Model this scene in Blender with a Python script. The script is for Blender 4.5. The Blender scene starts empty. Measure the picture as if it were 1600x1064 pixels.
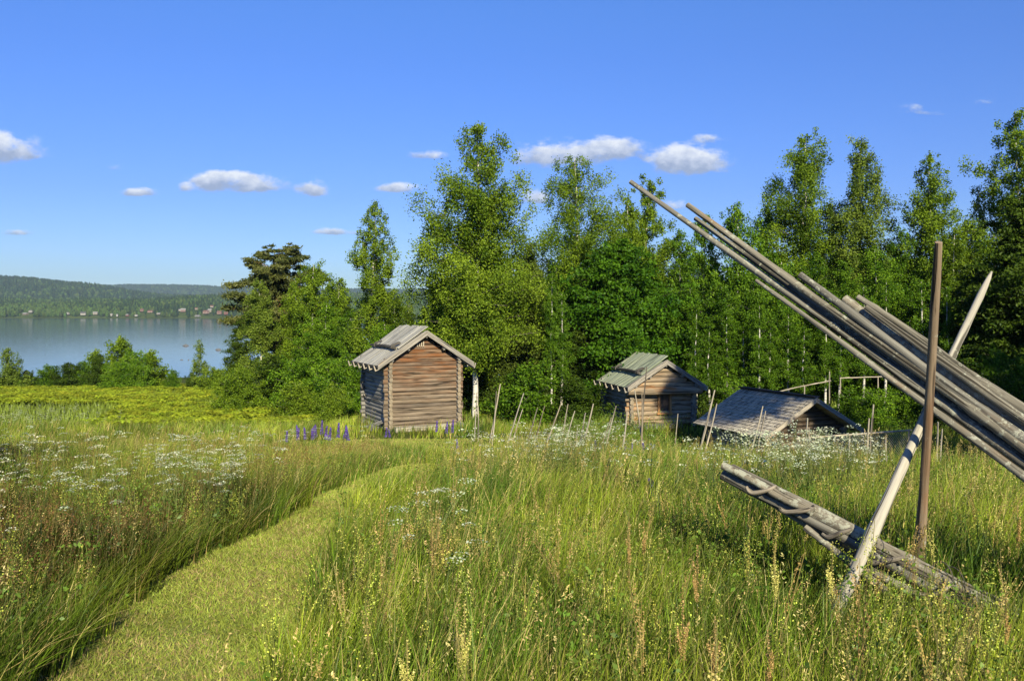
import bpy, math, random, time
import numpy as np
from mathutils import Vector, Matrix

T0 = time.time()
SEED = 11
rnd = random.Random(SEED)
rng = np.random.default_rng(SEED)
scene = bpy.context.scene
COL = scene.collection

# ------------------------------------------------------------------ view constants
FPX, HZ, CX, CAMZ = 1333.0, 487.0, 800.0, 1.7      # focal length in photo pixels, horizon row, centre column, eye height
WATER_Z = -13.3


def P(px, py, Y):
    return Vector(((px - CX) / FPX * Y, Y, CAMZ + (HZ - py) / FPX * Y))


# ------------------------------------------------------------------ small numeric helpers
def sstep(a):
    a = np.clip(a, 0, 1)
    return a * a * (3 - 2 * a)


_wr = np.random.default_rng(5)
_W = [(_wr.normal(size=2), _wr.uniform(0, 6.28)) for _ in range(14)]


def wav(x, y, s, k=0):
    """smooth pseudo noise, about -1..1, feature size s metres"""
    o = 0
    for i in range(5):
        d, ph = _W[(i + k * 3) % 14]
        f = (0.7 + 0.35 * i) / s
        o = o + np.sin(x * d[0] * f * 2.2 + y * d[1] * f * 2.2 + ph + k * 1.7 + 0.8 * np.sin(y * f * 1.3 + x * f + i))
    return o / 3.2


_ky = [-300, -20, 0, 10, 14, 17, 20, 25, 30, 34, 38, 46, 55, 66, 80, 95, 110, 130, 160, 190, 215, 260, 400, 1900, 1985, 2000]
_kz = [14, 1.6, 0, -.9, -1.28, -1.6, -2.0, -2.75, -3.35, -3.65, -3.85, -4.65, -5.2, -5.75, -6.4, -7.1, -8.0, -9.3, -11.2, -13.0, -14.6, -17, -24, -24, -14.2, -13.6]
_ty = np.linspace(-320, 520, 4200)
_tz = np.interp(_ty, _ky, _kz)
_k = np.hanning(41); _k /= _k.sum()
_tzs = np.convolve(np.pad(_tz, 20, mode='edge'), _k, mode='valid')

# building pads: x, y, z, radius flat, blend
PADS = [(-4.6, 40.3, -3.66, 2.6, 2.5), (6.9, 43.6, -3.9, 2.6, 2.6), (11.0, 36.0, -5.0, 3.0, 3.2)]


def gz(x, y):
    x = np.asarray(x, float); y = np.asarray(y, float)
    z = np.interp(y, _ty, _tzs)
    z = np.where(y > 500, np.interp(y, _ky, _kz), z)
    r = sstep((x - 9) / 12) * sstep((y - 44) / 10) * (1 - sstep((y - 120) / 60))
    z = z + 2.4 * r
    z = z - 1.35 * np.exp(-((x - 12) / 6) ** 2 - ((y - 32) / 7) ** 2)
    z = z - .40 * np.exp(-((x - 11.5) / 4) ** 2 - ((y - 24) / 5) ** 2)
    near = sstep((y - 1) / 6) * (1 - sstep((y - 150) / 40))
    z = z + near * (0.05 * wav(x, y, 5.0) + 0.08 * wav(x, y, 17.0, 1) * sstep((y - 12) / 12))
    for (px, py, pz, r0, bl) in PADS:
        d = np.sqrt((x - px) ** 2 + (y - py) ** 2)
        w = 1 - sstep((d - r0) / bl)
        z = z * (1 - w) + pz * w
    return z


def G(x, y):
    return float(gz(x, y))


# ------------------------------------------------------------------ node helpers / materials
def new_mat(name):
    m = bpy.data.materials.new(name)
    m.use_nodes = True
    nt = m.node_tree
    nt.nodes.clear()
    out = nt.nodes.new('ShaderNodeOutputMaterial')
    return m, nt, out


def N(nt, t, **kw):
    n = nt.nodes.new(t)
    for k, v in kw.items():
        setattr(n, k, v)
    return n


def ramp(nt, stops, interp='LINEAR'):
    r = N(nt, 'ShaderNodeValToRGB')
    r.color_ramp.interpolation = interp
    e = r.color_ramp.elements
    while len(e) < len(stops):
        e.new(0.5)
    for el, (p, c) in zip(e, stops):
        el.position = p
        el.color = (c[0], c[1], c[2], 1) if len(c) == 3 else c
    return r


def mixc(nt, fac, a, b, mode='MIX'):
    n = N(nt, 'ShaderNodeMix', data_type='RGBA', blend_type=mode)
    for sock, v in ((n.inputs[0], fac), (n.inputs[6], a), (n.inputs[7], b)):
        if isinstance(v, (int, float)):
            sock.default_value = v
        elif isinstance(v, tuple):
            sock.default_value = (v[0], v[1], v[2], 1)
        else:
            nt.links.new(v, sock)
    return n.outputs[2]


def math_(nt, op, a, b=None, c=None, clamp=False):
    n = N(nt, 'ShaderNodeMath', operation=op)
    n.use_clamp = clamp
    for i, v in enumerate((a, b, c)):
        if v is None:
            continue
        if isinstance(v, (int, float)):
            n.inputs[i].default_value = v
        else:
            nt.links.new(v, n.inputs[i])
    return n.outputs[0]


def noise(nt, vec, scale, detail=4, rough=.6, dist=0):
    n = N(nt, 'ShaderNodeTexNoise')
    n.inputs['Scale'].default_value = scale
    n.inputs['Detail'].default_value = detail
    n.inputs['Roughness'].default_value = rough
    n.inputs['Distortion'].default_value = dist
    if vec is not None:
        nt.links.new(vec, n.inputs['Vector'])
    return n.outputs['Fac']


def mapping(nt, vec, sc=(1, 1, 1), loc=(0, 0, 0)):
    n = N(nt, 'ShaderNodeMapping')
    n.inputs['Scale'].default_value = sc
    n.inputs['Location'].default_value = loc
    nt.links.new(vec, n.inputs['Vector'])
    return n.outputs[0]


def leaf_mat(name, trans=.35, gloss=.08, tint=(1, 1, 1), rough=.45):
    """thin leaf: colour from the leaf's own 'Col', diffuse + translucent + a little sheen"""
    m, nt, out = new_mat(name)
    at = N(nt, 'ShaderNodeAttribute', attribute_name='Col')
    c = mixc(nt, 1.0, at.outputs['Color'], tint, 'MULTIPLY')
    d = N(nt, 'ShaderNodeBsdfDiffuse'); nt.links.new(c, d.inputs[0])
    t = N(nt, 'ShaderNodeBsdfTranslucent')
    c2 = mixc(nt, 1.0, c, (1.15, 1.25, .55), 'MULTIPLY')
    nt.links.new(c2, t.inputs[0])
    mx = N(nt, 'ShaderNodeMixShader'); mx.inputs[0].default_value = trans
    nt.links.new(d.outputs[0], mx.inputs[1]); nt.links.new(t.outputs[0], mx.inputs[2])
    g = N(nt, 'ShaderNodeBsdfGlossy'); g.inputs['Roughness'].default_value = rough
    g.inputs[0].default_value = (.9, .95, 1, 1)
    m2 = N(nt, 'ShaderNodeMixShader'); m2.inputs[0].default_value = gloss
    nt.links.new(mx.outputs[0], m2.inputs[1]); nt.links.new(g.outputs[0], m2.inputs[2])
    nt.links.new(m2.outputs[0], out.inputs[0])
    return m


def wood_mat(name, dark, light, warm=None, warm_amt=.0, lichen=0.0, rough=.85, grain=1.0, bump=.35, zwarm=None):
    """weathered timber; grain runs along the piece through the stored 'g' coordinate"""
    m, nt, out = new_mat(name)
    at = N(nt, 'ShaderNodeAttribute', attribute_name='g')
    v = at.outputs['Vector']
    fine = noise(nt, mapping(nt, v, (2.0 * grain, 48 * grain, 48 * grain)), 1.0, 5, .7)
    broad = noise(nt, mapping(nt, v, (.7, 7, 7)), 1.0, 3, .6)
    crack = noise(nt, mapping(nt, v, (.9, 30 * grain, 30 * grain), (3, 5, 7)), 1.0, 2, .5, .3)
    f = math_(nt, 'ADD', math_(nt, 'MULTIPLY', fine, .6), math_(nt, 'MULTIPLY', broad, .5))
    r = ramp(nt, [(.36, dark), (.52, tuple((a + b) / 2 for a, b in zip(dark, light))), (.68, light)])
    nt.links.new(f, r.inputs[0])
    c = r.outputs[0]
    if warm is not None:
        wn = noise(nt, mapping(nt, v, (.9, 3.5, 3.5), (11, 2, 4)), 1.0, 3, .6)
        wf = ramp(nt, [(.62 - warm_amt * .4 - (.08 if zwarm else 0), (0, 0, 0)), (.8 - warm_amt * .4 + (.08 if zwarm else 0), (1, 1, 1))])
        nt.links.new(wn, wf.inputs[0])
        wv = wf.outputs[0]
        if zwarm:
            gm = N(nt, 'ShaderNodeTexCoord')
            sp = N(nt, 'ShaderNodeSeparateXYZ'); nt.links.new(gm.outputs['Object'], sp.inputs[0])
            mr = N(nt, 'ShaderNodeMapRange'); mr.clamp = True
            mr.inputs[1].default_value = zwarm[0]; mr.inputs[2].default_value = zwarm[1]
            nt.links.new(sp.outputs[2], mr.inputs[0])
            wv = math_(nt, 'MULTIPLY', math_(nt, 'ADD', wv, math_(nt, 'MULTIPLY', mr.outputs[0], .35)), math_(nt, 'ADD', mr.outputs[0], .12), clamp=True)
        wc = mixc(nt, 1.0, c, tuple(x * 2.2 for x in warm), 'MULTIPLY')
        wc = mixc(nt, .5, wc, warm)
        c = mixc(nt, wv, c, wc)
    pa = N(nt, 'ShaderNodeAttribute', attribute_name='pv')
    pr_ = ramp(nt, [(0, (.68, .69, .72)), (.5, (1, 1, 1)), (1, (1.0, .97, .92))]); nt.links.new(pa.outputs['Fac'], pr_.inputs[0])
    c = mixc(nt, 1.0, c, pr_.outputs[0], 'MULTIPLY')
    cr = ramp(nt, [(.34, (.12, .12, .12)), (.42, (1, 1, 1))])
    nt.links.new(crack, cr.inputs[0])
    c = mixc(nt, .8, c, cr.outputs[0], 'MULTIPLY')
    if lichen:
        ln = noise(nt, mapping(nt, v, (14, 14, 14), (1, 1, 1)), 1.0, 5, .75)
        l2 = noise(nt, mapping(nt, v, (1.3, 2, 2), (8, 1, 1)), 1.0, 2, .5)
        lf = ramp(nt, [(.62 - lichen * .12, (0, 0, 0)), (.66 - lichen * .12, (1, 1, 1))])
        nt.links.new(math_(nt, 'ADD', math_(nt, 'MULTIPLY', ln, .75), math_(nt, 'MULTIPLY', l2, .3)), lf.inputs[0])
        c = mixc(nt, math_(nt, 'MULTIPLY', lf.outputs[0], .75), c, (.42, .43, .34))
    # long drying cracks and small dark knots
    ck = noise(nt, mapping(nt, v, (.45, 46 * grain, 46 * grain), (9, 1, 3)), 1.0, 0, .5, .15)
    ckr = ramp(nt, [(.27, (.10, .09, .08)), (.315, (1, 1, 1))]); nt.links.new(ck, ckr.inputs[0])
    c = mixc(nt, .9, c, ckr.outputs[0], 'MULTIPLY')
    kn = N(nt, 'ShaderNodeTexVoronoi'); kn.inputs['Scale'].default_value = 1.0; nt.links.new(mapping(nt, v, (3.2, 13, 13)), kn.inputs['Vector'])
    knr = ramp(nt, [(.06, (.22, .18, .15)), (.14, (1, 1, 1))]); nt.links.new(kn.outputs['Distance'], knr.inputs[0])
    c = mixc(nt, .75, c, knr.outputs[0], 'MULTIPLY')
    b = N(nt, 'ShaderNodeBsdfPrincipled')
    nt.links.new(c, b.inputs['Base Color'])
    b.inputs['Roughness'].default_value = rough
    b.inputs['Specular IOR Level'].default_value = .25
    bp = N(nt, 'ShaderNodeBump'); bp.inputs['Strength'].default_value = bump; bp.inputs['Distance'].default_value = .012
    h = math_(nt, 'ADD', fine, math_(nt, 'MULTIPLY', cr.outputs[0], .8))
    nt.links.new(h, bp.inputs['Height']); nt.links.new(bp.outputs[0], b.inputs['Normal'])
    nt.links.new(b.outputs[0], out.inputs[0])
    return m


def plain_mat(name, col, rough=.8, var=.25, scale=6, metal=0):
    m, nt, out = new_mat(name)
    tc = N(nt, 'ShaderNodeTexCoord')
    n = noise(nt, tc.outputs['Object'], scale, 5, .6)
    a = tuple(x * (1 - var) for x in col); b2 = tuple(min(1, x * (1 + var)) for x in col)
    r = ramp(nt, [(.3, a), (.7, b2)])
    nt.links.new(n, r.inputs[0])
    b = N(nt, 'ShaderNodeBsdfPrincipled')
    nt.links.new(r.outputs[0], b.inputs['Base Color'])
    b.inputs['Roughness'].default_value = rough
    b.inputs['Metallic'].default_value = metal
    nt.links.new(b.outputs[0], out.inputs[0])
    return m


M = {}
M['grass'] = leaf_mat('grass_blade', .20, .015, (.98, .99, .78))
M['flower'] = leaf_mat('flower_petal', .25, .02)
M['birch_leaf'] = leaf_mat('birch_leaf', .22, .008, (1.06, 1.04, .6))
M['dense_leaf'] = leaf_mat('broad_leaf', .16, .008, (1.08, 1.03, .6))
M['needle'] = leaf_mat('pine_needle', .10, .02)
M['far_leaf'] = leaf_mat('far_tree_leaf', .10, .0)
M['pole'] = wood_mat('grey_pole_wood', (.060, .054, .044), (.325, .305, .250), (.30, .19, .10), .0, .34, bump=.6, grain=.75)
M['pole_lichen'] = wood_mat('lichened_pole_wood', (.075, .066, .050), (.33, .295, .23), None, 0, .75, bump=.6, grain=.75)
M['pole_brown'] = wood_mat('brown_post_wood', (.12, .085, .055), (.46, .34, .225), (.36, .17, .07), .10, .10, bump=.6, grain=.75)
M['pole_pale'] = wood_mat('pale_post_wood', (.30, .27, .20), (.66, .61, .50), None, 0, .05, bump=.5, grain=.75)
M['stake'] = wood_mat('stake_wood', (.26, .22, .17), (.58, .52, .43), None, 0, .2)
M['stake_dark'] = wood_mat('dark_stake_wood', (.16, .13, .10), (.34, .29, .23))
M['log_front'] = wood_mat('hewn_log', (.060, .046, .034), (.305, .245, .182), (.27, .125, .055), .30, 0, zwarm=(.9, 3.3), bump=.8, grain=.42)
M['log_side'] = wood_mat('grey_log', (.15, .14, .13), (.36, .345, .32), None, 0, .1, grain=.42)
M['log_end'] = wood_mat('log_end', (.16, .13, .09), (.42, .35, .26), (.36, .22, .10), .05, .1)
M['log_small'] = wood_mat('cabin_log', (.13, .09, .055), (.46, .36, .25), (.42, .22, .09), .18, 0, grain=.42)
M['log_dark'] = wood_mat('dark_log', (.07, .05, .035), (.20, .15, .105), (.22, .12, .06), .1, 0, grain=.42)
M['roof_grey'] = wood_mat('grey_roof_board', (.25, .245, .215), (.60, .58, .51), None, 0, .25, grain=.42)
M['roof_green'] = wood_mat('mossy_roof_board', (.22, .27, .18), (.50, .55, .40), (.40, .26, .14), .0, .3, grain=.42)
M['roof_brown'] = wood_mat('brown_grey_roof_shingle', (.28, .245, .195), (.70, .63, .50), None, 0, .15, grain=.42)
M['barge'] = wood_mat('barge_board_wood', (.20, .18, .15), (.46, .42, .36), (.40, .26, .14), .05, 0)
M['dark_wood'] = wood_mat('dark_wood', (.05, .045, .04), (.13, .12, .105))
M['orange_wood'] = wood_mat('orange_jamb_wood', (.30, .15, .06), (.52, .28, .12))
M['shutter'] = wood_mat('shutter_wood', (.07, .05, .04), (.15, .11, .08))
M['stone'] = plain_mat('lake_stone', (.13, .135, .14), .85, .4, 3)
M['withe'] = wood_mat('withe_wood', (.09, .075, .058), (.38, .33, .26), bump=.8)
M['wire'] = plain_mat('galvanised_wire', (.42, .43, .43), .45, .2, 20, .6)


def birch_bark():
    m, nt, out = new_mat('birch_bark')
    at = N(nt, 'ShaderNodeAttribute', attribute_name='g')
    v = at.outputs['Vector']
    n1 = noise(nt, mapping(nt, v, (9, 2.2, 2.2)), 1.0, 4, .7)
    r = ramp(nt, [(.36, (.05, .045, .04)), (.44, (.55, .52, .47)), (.8, (.78, .76, .70))])
    nt.links.new(n1, r.inputs[0])
    b = N(nt, 'ShaderNodeBsdfPrincipled'); nt.links.new(r.outputs[0], b.inputs['Base Color'])
    b.inputs['Roughness'].default_value = .7
    nt.links.new(b.outputs[0], out.inputs[0])
    return m


M['birch_bark'] = birch_bark()
M['twig'] = wood_mat('twig_bark', (.09, .07, .055), (.26, .22, .18))
M['aspen_bark'] = wood_mat('aspen_bark', (.14, .14, .11), (.38, .37, .31))
M['dark_bark'] = wood_mat('dark_bark', (.05, .045, .035), (.16, .14, .11))
M['pine_bark'] = wood_mat('pine_bark', (.22, .10, .05), (.50, .25, .11))


def ground_mat():
    m, nt, out = new_mat('meadow_soil')
    tc = N(nt, 'ShaderNodeTexCoord')
    o = tc.outputs['Object']
    big = noise(nt, o, .12, 4, .6)
    mid = noise(nt, o, 1.4, 5, .65)
    fin = noise(nt, o, 14, 6, .7)
    r1 = ramp(nt, [(.3, (.045, .06, .016)), (.55, (.09, .115, .028)), (.75, (.14, .13, .05))])
    nt.links.new(mid, r1.inputs[0])
    r2 = ramp(nt, [(.35, (.5, .5, .5)), (.65, (1.25, 1.25, 1.25))])
    nt.links.new(fin, r2.inputs[0])
    c = mixc(nt, 1.0, r1.outputs[0], r2.outputs[0], 'MULTIPLY')
    r3 = ramp(nt, [(.4, (.8, .85, .7)), (.6, (1.15, 1.1, 1.0))])
    nt.links.new(big, r3.inputs[0])
    c = mixc(nt, 1.0, c, r3.outputs[0], 'MULTIPLY')
    b = N(nt, 'ShaderNodeBsdfPrincipled'); nt.links.new(c, b.inputs['Base Color'])
    b.inputs['Roughness'].default_value = 1; b.inputs['Specular IOR Level'].default_value = .05
    bp = N(nt, 'ShaderNodeBump'); bp.inputs['Strength'].default_value = .8; bp.inputs['Distance'].default_value = .06
    nt.links.new(fin, bp.inputs['Height']); nt.links.new(bp.outputs[0], b.inputs['Normal'])
    nt.links.new(b.outputs[0], out.inputs[0])
    return m


def path_mat():
    m, nt, out = new_mat('mown_turf')
    tc = N(nt, 'ShaderNodeTexCoord'); o = tc.outputs['Object']
    a = noise(nt, o, 1.6, 5, .65); f = noise(nt, o, 45, 5, .7)
    r = ramp(nt, [(.3, (.19, .23, .05)), (.55, (.29, .31, .085)), (.75, (.38, .32, .14))])
    nt.links.new(a, r.inputs[0])
    r2 = ramp(nt, [(.3, (.45, .45, .4)), (.7, (1.2, 1.2, 1.2))]); nt.links.new(f, r2.inputs[0])
    c = mixc(nt, 1.0, r.outputs[0], r2.outputs[0], 'MULTIPLY')
    b = N(nt, 'ShaderNodeBsdfPrincipled'); nt.links.new(c, b.inputs['Base Color'])
    b.inputs['Roughness'].default_value = 1; b.inputs['Specular IOR Level'].default_value = .05
    nt.links.new(b.outputs[0], out.inputs[0])
    return m


def water_mat():
    m, nt, out = new_mat('lake_water')
    tc = N(nt, 'ShaderNodeTexCoord'); o = tc.outputs['Object']
    b = N(nt, 'ShaderNodeBsdfPrincipled')
    b.inputs['Base Color'].default_value = (.010, .022, .035, 1)
    b.inputs['Roughness'].default_value = .07
    b.inputs['IOR'].default_value = 1.33
    n1 = noise(nt, mapping(nt, o, (1, .35, 1)), .35, 3, .6)
    n2 = noise(nt, mapping(nt, o, (1, .5, 1)), 1.7, 3, .6)
    h = math_(nt, 'ADD', math_(nt, 'MULTIPLY', n1, .6), math_(nt, 'MULTIPLY', n2, .15))
    bp = N(nt, 'ShaderNodeBump'); bp.inputs['Strength'].default_value = .30; bp.inputs['Distance'].default_value = .25
    nt.links.new(h, bp.inputs['Height']); nt.links.new(bp.outputs[0], b.inputs['Normal'])
    nt.links.new(b.outputs[0], out.inputs[0])
    return m


def hill_mat(name, a, b_, sc):
    m, nt, out = new_mat(name)
    tc = N(nt, 'ShaderNodeTexCoord'); o = tc.outputs['Object']
    n1 = noise(nt, o, sc, 6, .7)
    n2 = noise(nt, o, sc * .12, 3, .5)
    r = ramp(nt, [(.38, a), (.62, b_)]); nt.links.new(math_(nt, 'ADD', math_(nt, 'MULTIPLY', n1, .65), math_(nt, 'MULTIPLY', n2, .35)), r.inputs[0])
    b = N(nt, 'ShaderNodeBsdfDiffuse'); nt.links.new(r.outputs[0], b.inputs[0])
    nt.links.new(b.outputs[0], out.inputs[0])
    return m


# ------------------------------------------------------------------ mesh plumbing
def np_mesh(name, verts, faces, col=None, mat=None, nper=3, smooth=False, g=None):
    """verts (n,3), faces (m,nper) -> mesh with optional per-vertex colour 'Col'"""
    me = bpy.data.meshes.new(name)
    verts = np.ascontiguousarray(verts, dtype=np.float32)
    faces = np.ascontiguousarray(faces, dtype=np.int32)
    me.vertices.add(len(verts)); me.vertices.foreach_set('co', verts.ravel())
    me.loops.add(faces.size); me.loops.foreach_set('vertex_index', faces.ravel())
    me.polygons.add(len(faces))
    me.polygons.foreach_set('loop_start', np.arange(0, faces.size, nper, dtype=np.int32))
    if col is not None:
        a = me.attributes.new('Col', 'FLOAT_COLOR', 'POINT')
        c = np.ones((len(verts), 4), np.float32); c[:, :3] = col
        a.data.foreach_set('color', c.ravel())
    if g is not None:
        a = me.attributes.new('g', 'FLOAT_VECTOR', 'POINT')
        a.data.foreach_set('vector', np.ascontiguousarray(g, np.float32).ravel())
    if mat:
        me.materials.append(mat)
    me.update(calc_edges=True)
    me.polygons.foreach_set('use_smooth', np.full(len(faces), smooth, dtype=bool))
    return me


def link(name, me, parent=None, loc=None):
    o = bpy.data.objects.new(name, me)
    COL.objects.link(o)
    if parent:
        o.parent = parent
    if loc is not None:
        o.location = loc
    return o


def tag(o, label=None, cat=None, group=None, kind=None):
    if label: o['label'] = label
    if cat: o['category'] = cat
    if group: o['group'] = group
    if kind: o['kind'] = kind
    return o


def empty(name, loc, label, cat, group=None, rz=0.0):
    o = bpy.data.objects.new(name, None)
    o.empty_display_size = .2
    COL.objects.link(o)
    o.location = loc; o.rotation_euler = (0, 0, rz)
    return tag(o, label, cat, group)


class MB:
    """collects tubes and boards with a grain coordinate into one mesh"""
    def __init__(s):
        s.v = []; s.f = []; s.g = []; s.m = []; s.pv = []

    def tube(s, pts, rad, sides=10, flat=None, caps=True, rough=0.0, mi=0, capmi=None, up=None, twist=None):
        """pts list of Vector, rad scalar/list; flat=(a,b) scales the two cross axes"""
        pts = [Vector(p) for p in pts]
        n = len(pts)
        if isinstance(rad, (int, float)): rad = [rad] * n
        ident = rnd.uniform(-40, 40); pv = rnd.random()
        base = len(s.v)
        prev = None; u = 0
        for i, p in enumerate(pts):
            t = (pts[min(i + 1, n - 1)] - pts[max(i - 1, 0)]).normalized()
            if prev is None:
                a = Vector(up) if up is not None else (Vector((0, 0, 1)) if abs(t.z) < .9 else Vector((1, 0, 0)))
            else:
                a = prev
            a = (a - t * a.dot(t)).normalized(); b = t.cross(a)
            prev = a
            if i: u += (pts[i] - pts[i - 1]).length
            ph = rnd.uniform(-.0, .0)
            for k in range(sides):
                an = 2 * math.pi * k / sides + ph
                ca, sa = math.cos(an), math.sin(an)
                if flat:   # rounded block cross-section
                    e = flat[2] if len(flat) > 2 else .6
                    ca2 = math.copysign(abs(ca) ** e, ca) * flat[0]; sa2 = math.copysign(abs(sa) ** e, sa) * flat[1]
                else:
                    ca2, sa2 = ca, sa
                rr = rad[i] * (1 + rough * rnd.uniform(-1, 1))
                q = p + a * (ca2 * rr) + b * (sa2 * rr)
                s.v.append(q); s.pv.append(pv); s.g.append((u + ident, ca2 * rad[i], sa2 * rad[i] + ident * .37))
        for i in range(n - 1):
            for k in range(sides):
                k2 = (k + 1) % sides
                s.f.append((base + i * sides + k, base + i * sides + k2, base + (i + 1) * sides + k2, base + (i + 1) * sides + k)); s.m.append(mi)
        if caps:
            cm = mi if capmi is None else capmi
            s.f.append(tuple(base + k for k in range(sides))[::-1]); s.m.append(cm)
            s.f.append(tuple(base + (n - 1) * sides + k for k in range(sides))); s.m.append(cm)

    def board(s, p0, p1, width_dir, w, thick_dir, t, mi=0, jit=0.0, segs=1, warp=0.0):
        """a plank from p0 to p1"""
        p0 = Vector(p0); p1 = Vector(p1)
        wd = Vector(width_dir).normalized(); td = Vector(thick_dir).normalized()
        L = (p1 - p0).length
        ident = rnd.uniform(-40, 40); pv = rnd.random()
        base = len(s.v)
        for i in range(segs + 1):
            f = i / segs
            c = p0.lerp(p1, f) + td * (warp * math.sin(f * 3.14 + ident))
            for (a, b) in ((-1, -1), (1, -1), (1, 1), (-1, 1)):
                q = c + wd * (a * w / 2) + td * (b * t / 2) + Vector((rnd.uniform(-jit, jit), rnd.uniform(-jit, jit), rnd.uniform(-jit, jit)))
                s.v.append(q); s.pv.append(pv); s.g.append((f * L + ident, a * w / 2, b * t / 2 + ident * .31))
        for i in range(segs):
            o = base + i * 4
            for k in range(4):
                k2 = (k + 1) % 4
                s.f.append((o + k, o + k2, o + 4 + k2, o + 4 + k)); s.m.append(mi)
        s.f.append((base + 3, base + 2, base + 1, base)); s.m.append(mi)
        o = base + segs * 4
        s.f.append((o, o + 1, o + 2, o + 3)); s.m.append(mi)

    def build(s, name, mats, parent=None, loc=None, smooth=True):
        me = bpy.data.meshes.new(name)
        me.from_pydata([tuple(v) for v in s.v], [], s.f)
        a = me.attributes.new('g', 'FLOAT_VECTOR', 'POINT')
        a.data.foreach_set('vector', np.array(s.g, np.float32).ravel())
        if len(s.pv) != len(s.v): s.pv = [.5] * len(s.v)
        a = me.attributes.new('pv', 'FLOAT', 'POINT'); a.data.foreach_set('value', np.array(s.pv, np.float32))
        for m in (mats if isinstance(mats, (list, tuple)) else [mats]):
            me.materials.append(m)
        me.polygons.foreach_set('material_index', np.array(s.m, np.int32))
        if smooth:
            me.polygons.foreach_set('use_smooth', [len(f) == 4 for f in s.f])
            try:
                me.set_sharp_from_angle(angle=math.radians(50))
            except Exception:
                pass
        me.update()
        return link(name, me, parent, loc)


#@@TERRAIN
# ------------------------------------------------------------------ ground, path, lake, far shore
def grid_mesh(name, xs, ys, zf, mat, smooth=True):
    X, Y = np.meshgrid(xs, ys)
    Z = zf(X, Y)
    v = np.stack([X.ravel(), Y.ravel(), Z.ravel()], 1)
    nx, ny = len(xs), len(ys)
    i = np.arange(nx - 1)[None, :] + np.arange(ny - 1)[:, None] * nx
    f = np.stack([i, i + 1, i + 1 + nx, i + nx], -1).reshape(-1, 4)
    return np_mesh(name, v, f, mat=mat, nper=4, smooth=smooth)


xs = np.concatenate([-np.geomspace(4500, 26, 34), np.linspace(-25, 25, 150), np.geomspace(26, 4500, 34)])
ys = np.concatenate([np.linspace(-300, -20, 12), np.linspace(-18, 0, 16), np.linspace(.4, 60, 170), np.geomspace(60.5, 500, 70), np.linspace(560, 2000, 12)])
gme = grid_mesh('ground', xs, ys, gz, ground_mat())
tag(link('ground', gme), kind='structure')


def path_c(y):
    return np.interp(y, [0, 5, 6.7, 8, 10, 12, 15, 19, 22, 25, 28, 31, 34], [-1.9, -1.98, -2.27, -2.36, -2.41, -2.43, -2.45, -2.35, -1.9, -1.0, -1.0, -2.2, -3.6])


def path_w(y):
    return np.interp(y, [0, 5, 6.7, 8, 10, 12, 15, 19, 24, 31, 34], [.74, .72, .74, .66, .50, .44, .46, .62, .7, .8, 1.2])


def on_path(x, y, pad=0.0):
    e = path_w(y) + pad + .10 * wav(x * 0 + y, y, .9, 2) + .07 * wav(y * 3, y, .35, 1) * np.sign(x - path_c(y))
    a = (np.abs(x - path_c(y)) < e) & (y < 36)
    b = (np.abs(y - 35.4 - .12 * (x + 3)) < 1.0) & (x > -9) & (x < 2)
    return a | b


pv = []; pf = []
pys = np.linspace(0.5, 34, 150)
for y in pys:
    c = float(path_c(y)); w = float(path_w(y)) + .12
    for t in np.linspace(-1, 1, 9):
        xx = c + t * w
        pv.append((xx, y, G(xx, y) + .012))
for i in range(len(pys) - 1):
    for k in range(8):
        a = i * 9 + k
        pf.append((a, a + 1, a + 10, a + 9))
tag(link('path', np_mesh('path', np.array(pv), np.array(pf), mat=path_mat(), nper=4, smooth=True)), kind='structure')

# the lake: one closed water surface
wm = grid_mesh('water', np.linspace(-4500, 4500, 40), np.array([150, 230, 400, 800, 1400, 2030.]), lambda X, Y: X * 0 + WATER_Z, water_mat())
tag(link('water', wm), kind='structure')


def far_z(X, Y):
    """land beyond the lake"""
    z = np.interp(Y, [1960, 2000, 2040, 2100, 2200, 2400, 2650, 2900, 3300], [-16, -13.0, -10, -4, 6, 24, 44, 40, 20])
    z = z + sstep((Y - 2150) / 250) * 7 * wav(X, Y, 420, 1) + sstep((Y - 2050) / 60) * 1.5 * wav(X, Y, 60, 2)
    # lower on the left of the view
    k = sstep((-X - 900) / 500)
    z = np.where(Y > 2100, z - k * 14 * sstep((Y - 2200) / 300), z)
    return z


def hill_z(X, Y):
    # left hill, top of the frame's left edge, falling to the right
    u = X / Y
    t = np.interp(u, [-1.2, -.75, -.62, -.56, -.50, -.47, -.44, -.40, -.2, 1.2], [122, 150, 152, 142, 116, 98, 78, 62, 40, 30])
    rise = sstep((Y - 2900) / 1100) * (1 - .5 * sstep((Y - 4300) / 800))
    z = -5 + t * rise + 6 * wav(X, Y, 300, 3) * rise
    return z


def hill2_z(X, Y):
    u = X / Y
    t = np.interp(u, [-1.2, -.55, -.50, -.45, -.40, -.35, -.30, -.2, -.12, 0, .2, 1.2], [120, 160, 176, 190, 188, 178, 168, 158, 150, 140, 130, 130])
    rise = sstep((Y - 5200) / 1500)
    return -5 + t * rise + 5 * wav(X, Y, 500, 4) * rise


tag(link('far_shore', grid_mesh('far_shore', np.linspace(-3600, 3600, 181), np.linspace(1960, 3300, 60), far_z,
    hill_mat('far_meadow', (.05, .075, .02), (.12, .16, .04), .02))), kind='structure')
tag(link('hills', grid_mesh('hills', np.linspace(-5200, 5200, 261), np.linspace(2850, 5200, 50), hill_z,
    hill_mat('far_wooded_hill', (.012, .024, .012), (.03, .05, .018), .03))), kind='structure')
tag(link('distant_hills', grid_mesh('distant_hills', np.linspace(-8000, 8000, 321), np.linspace(5150, 7600, 40), hill2_z,
    hill_mat('distant_wooded_hill', (.012, .022, .014), (.026, .042, .018), .02))), kind='structure')

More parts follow.
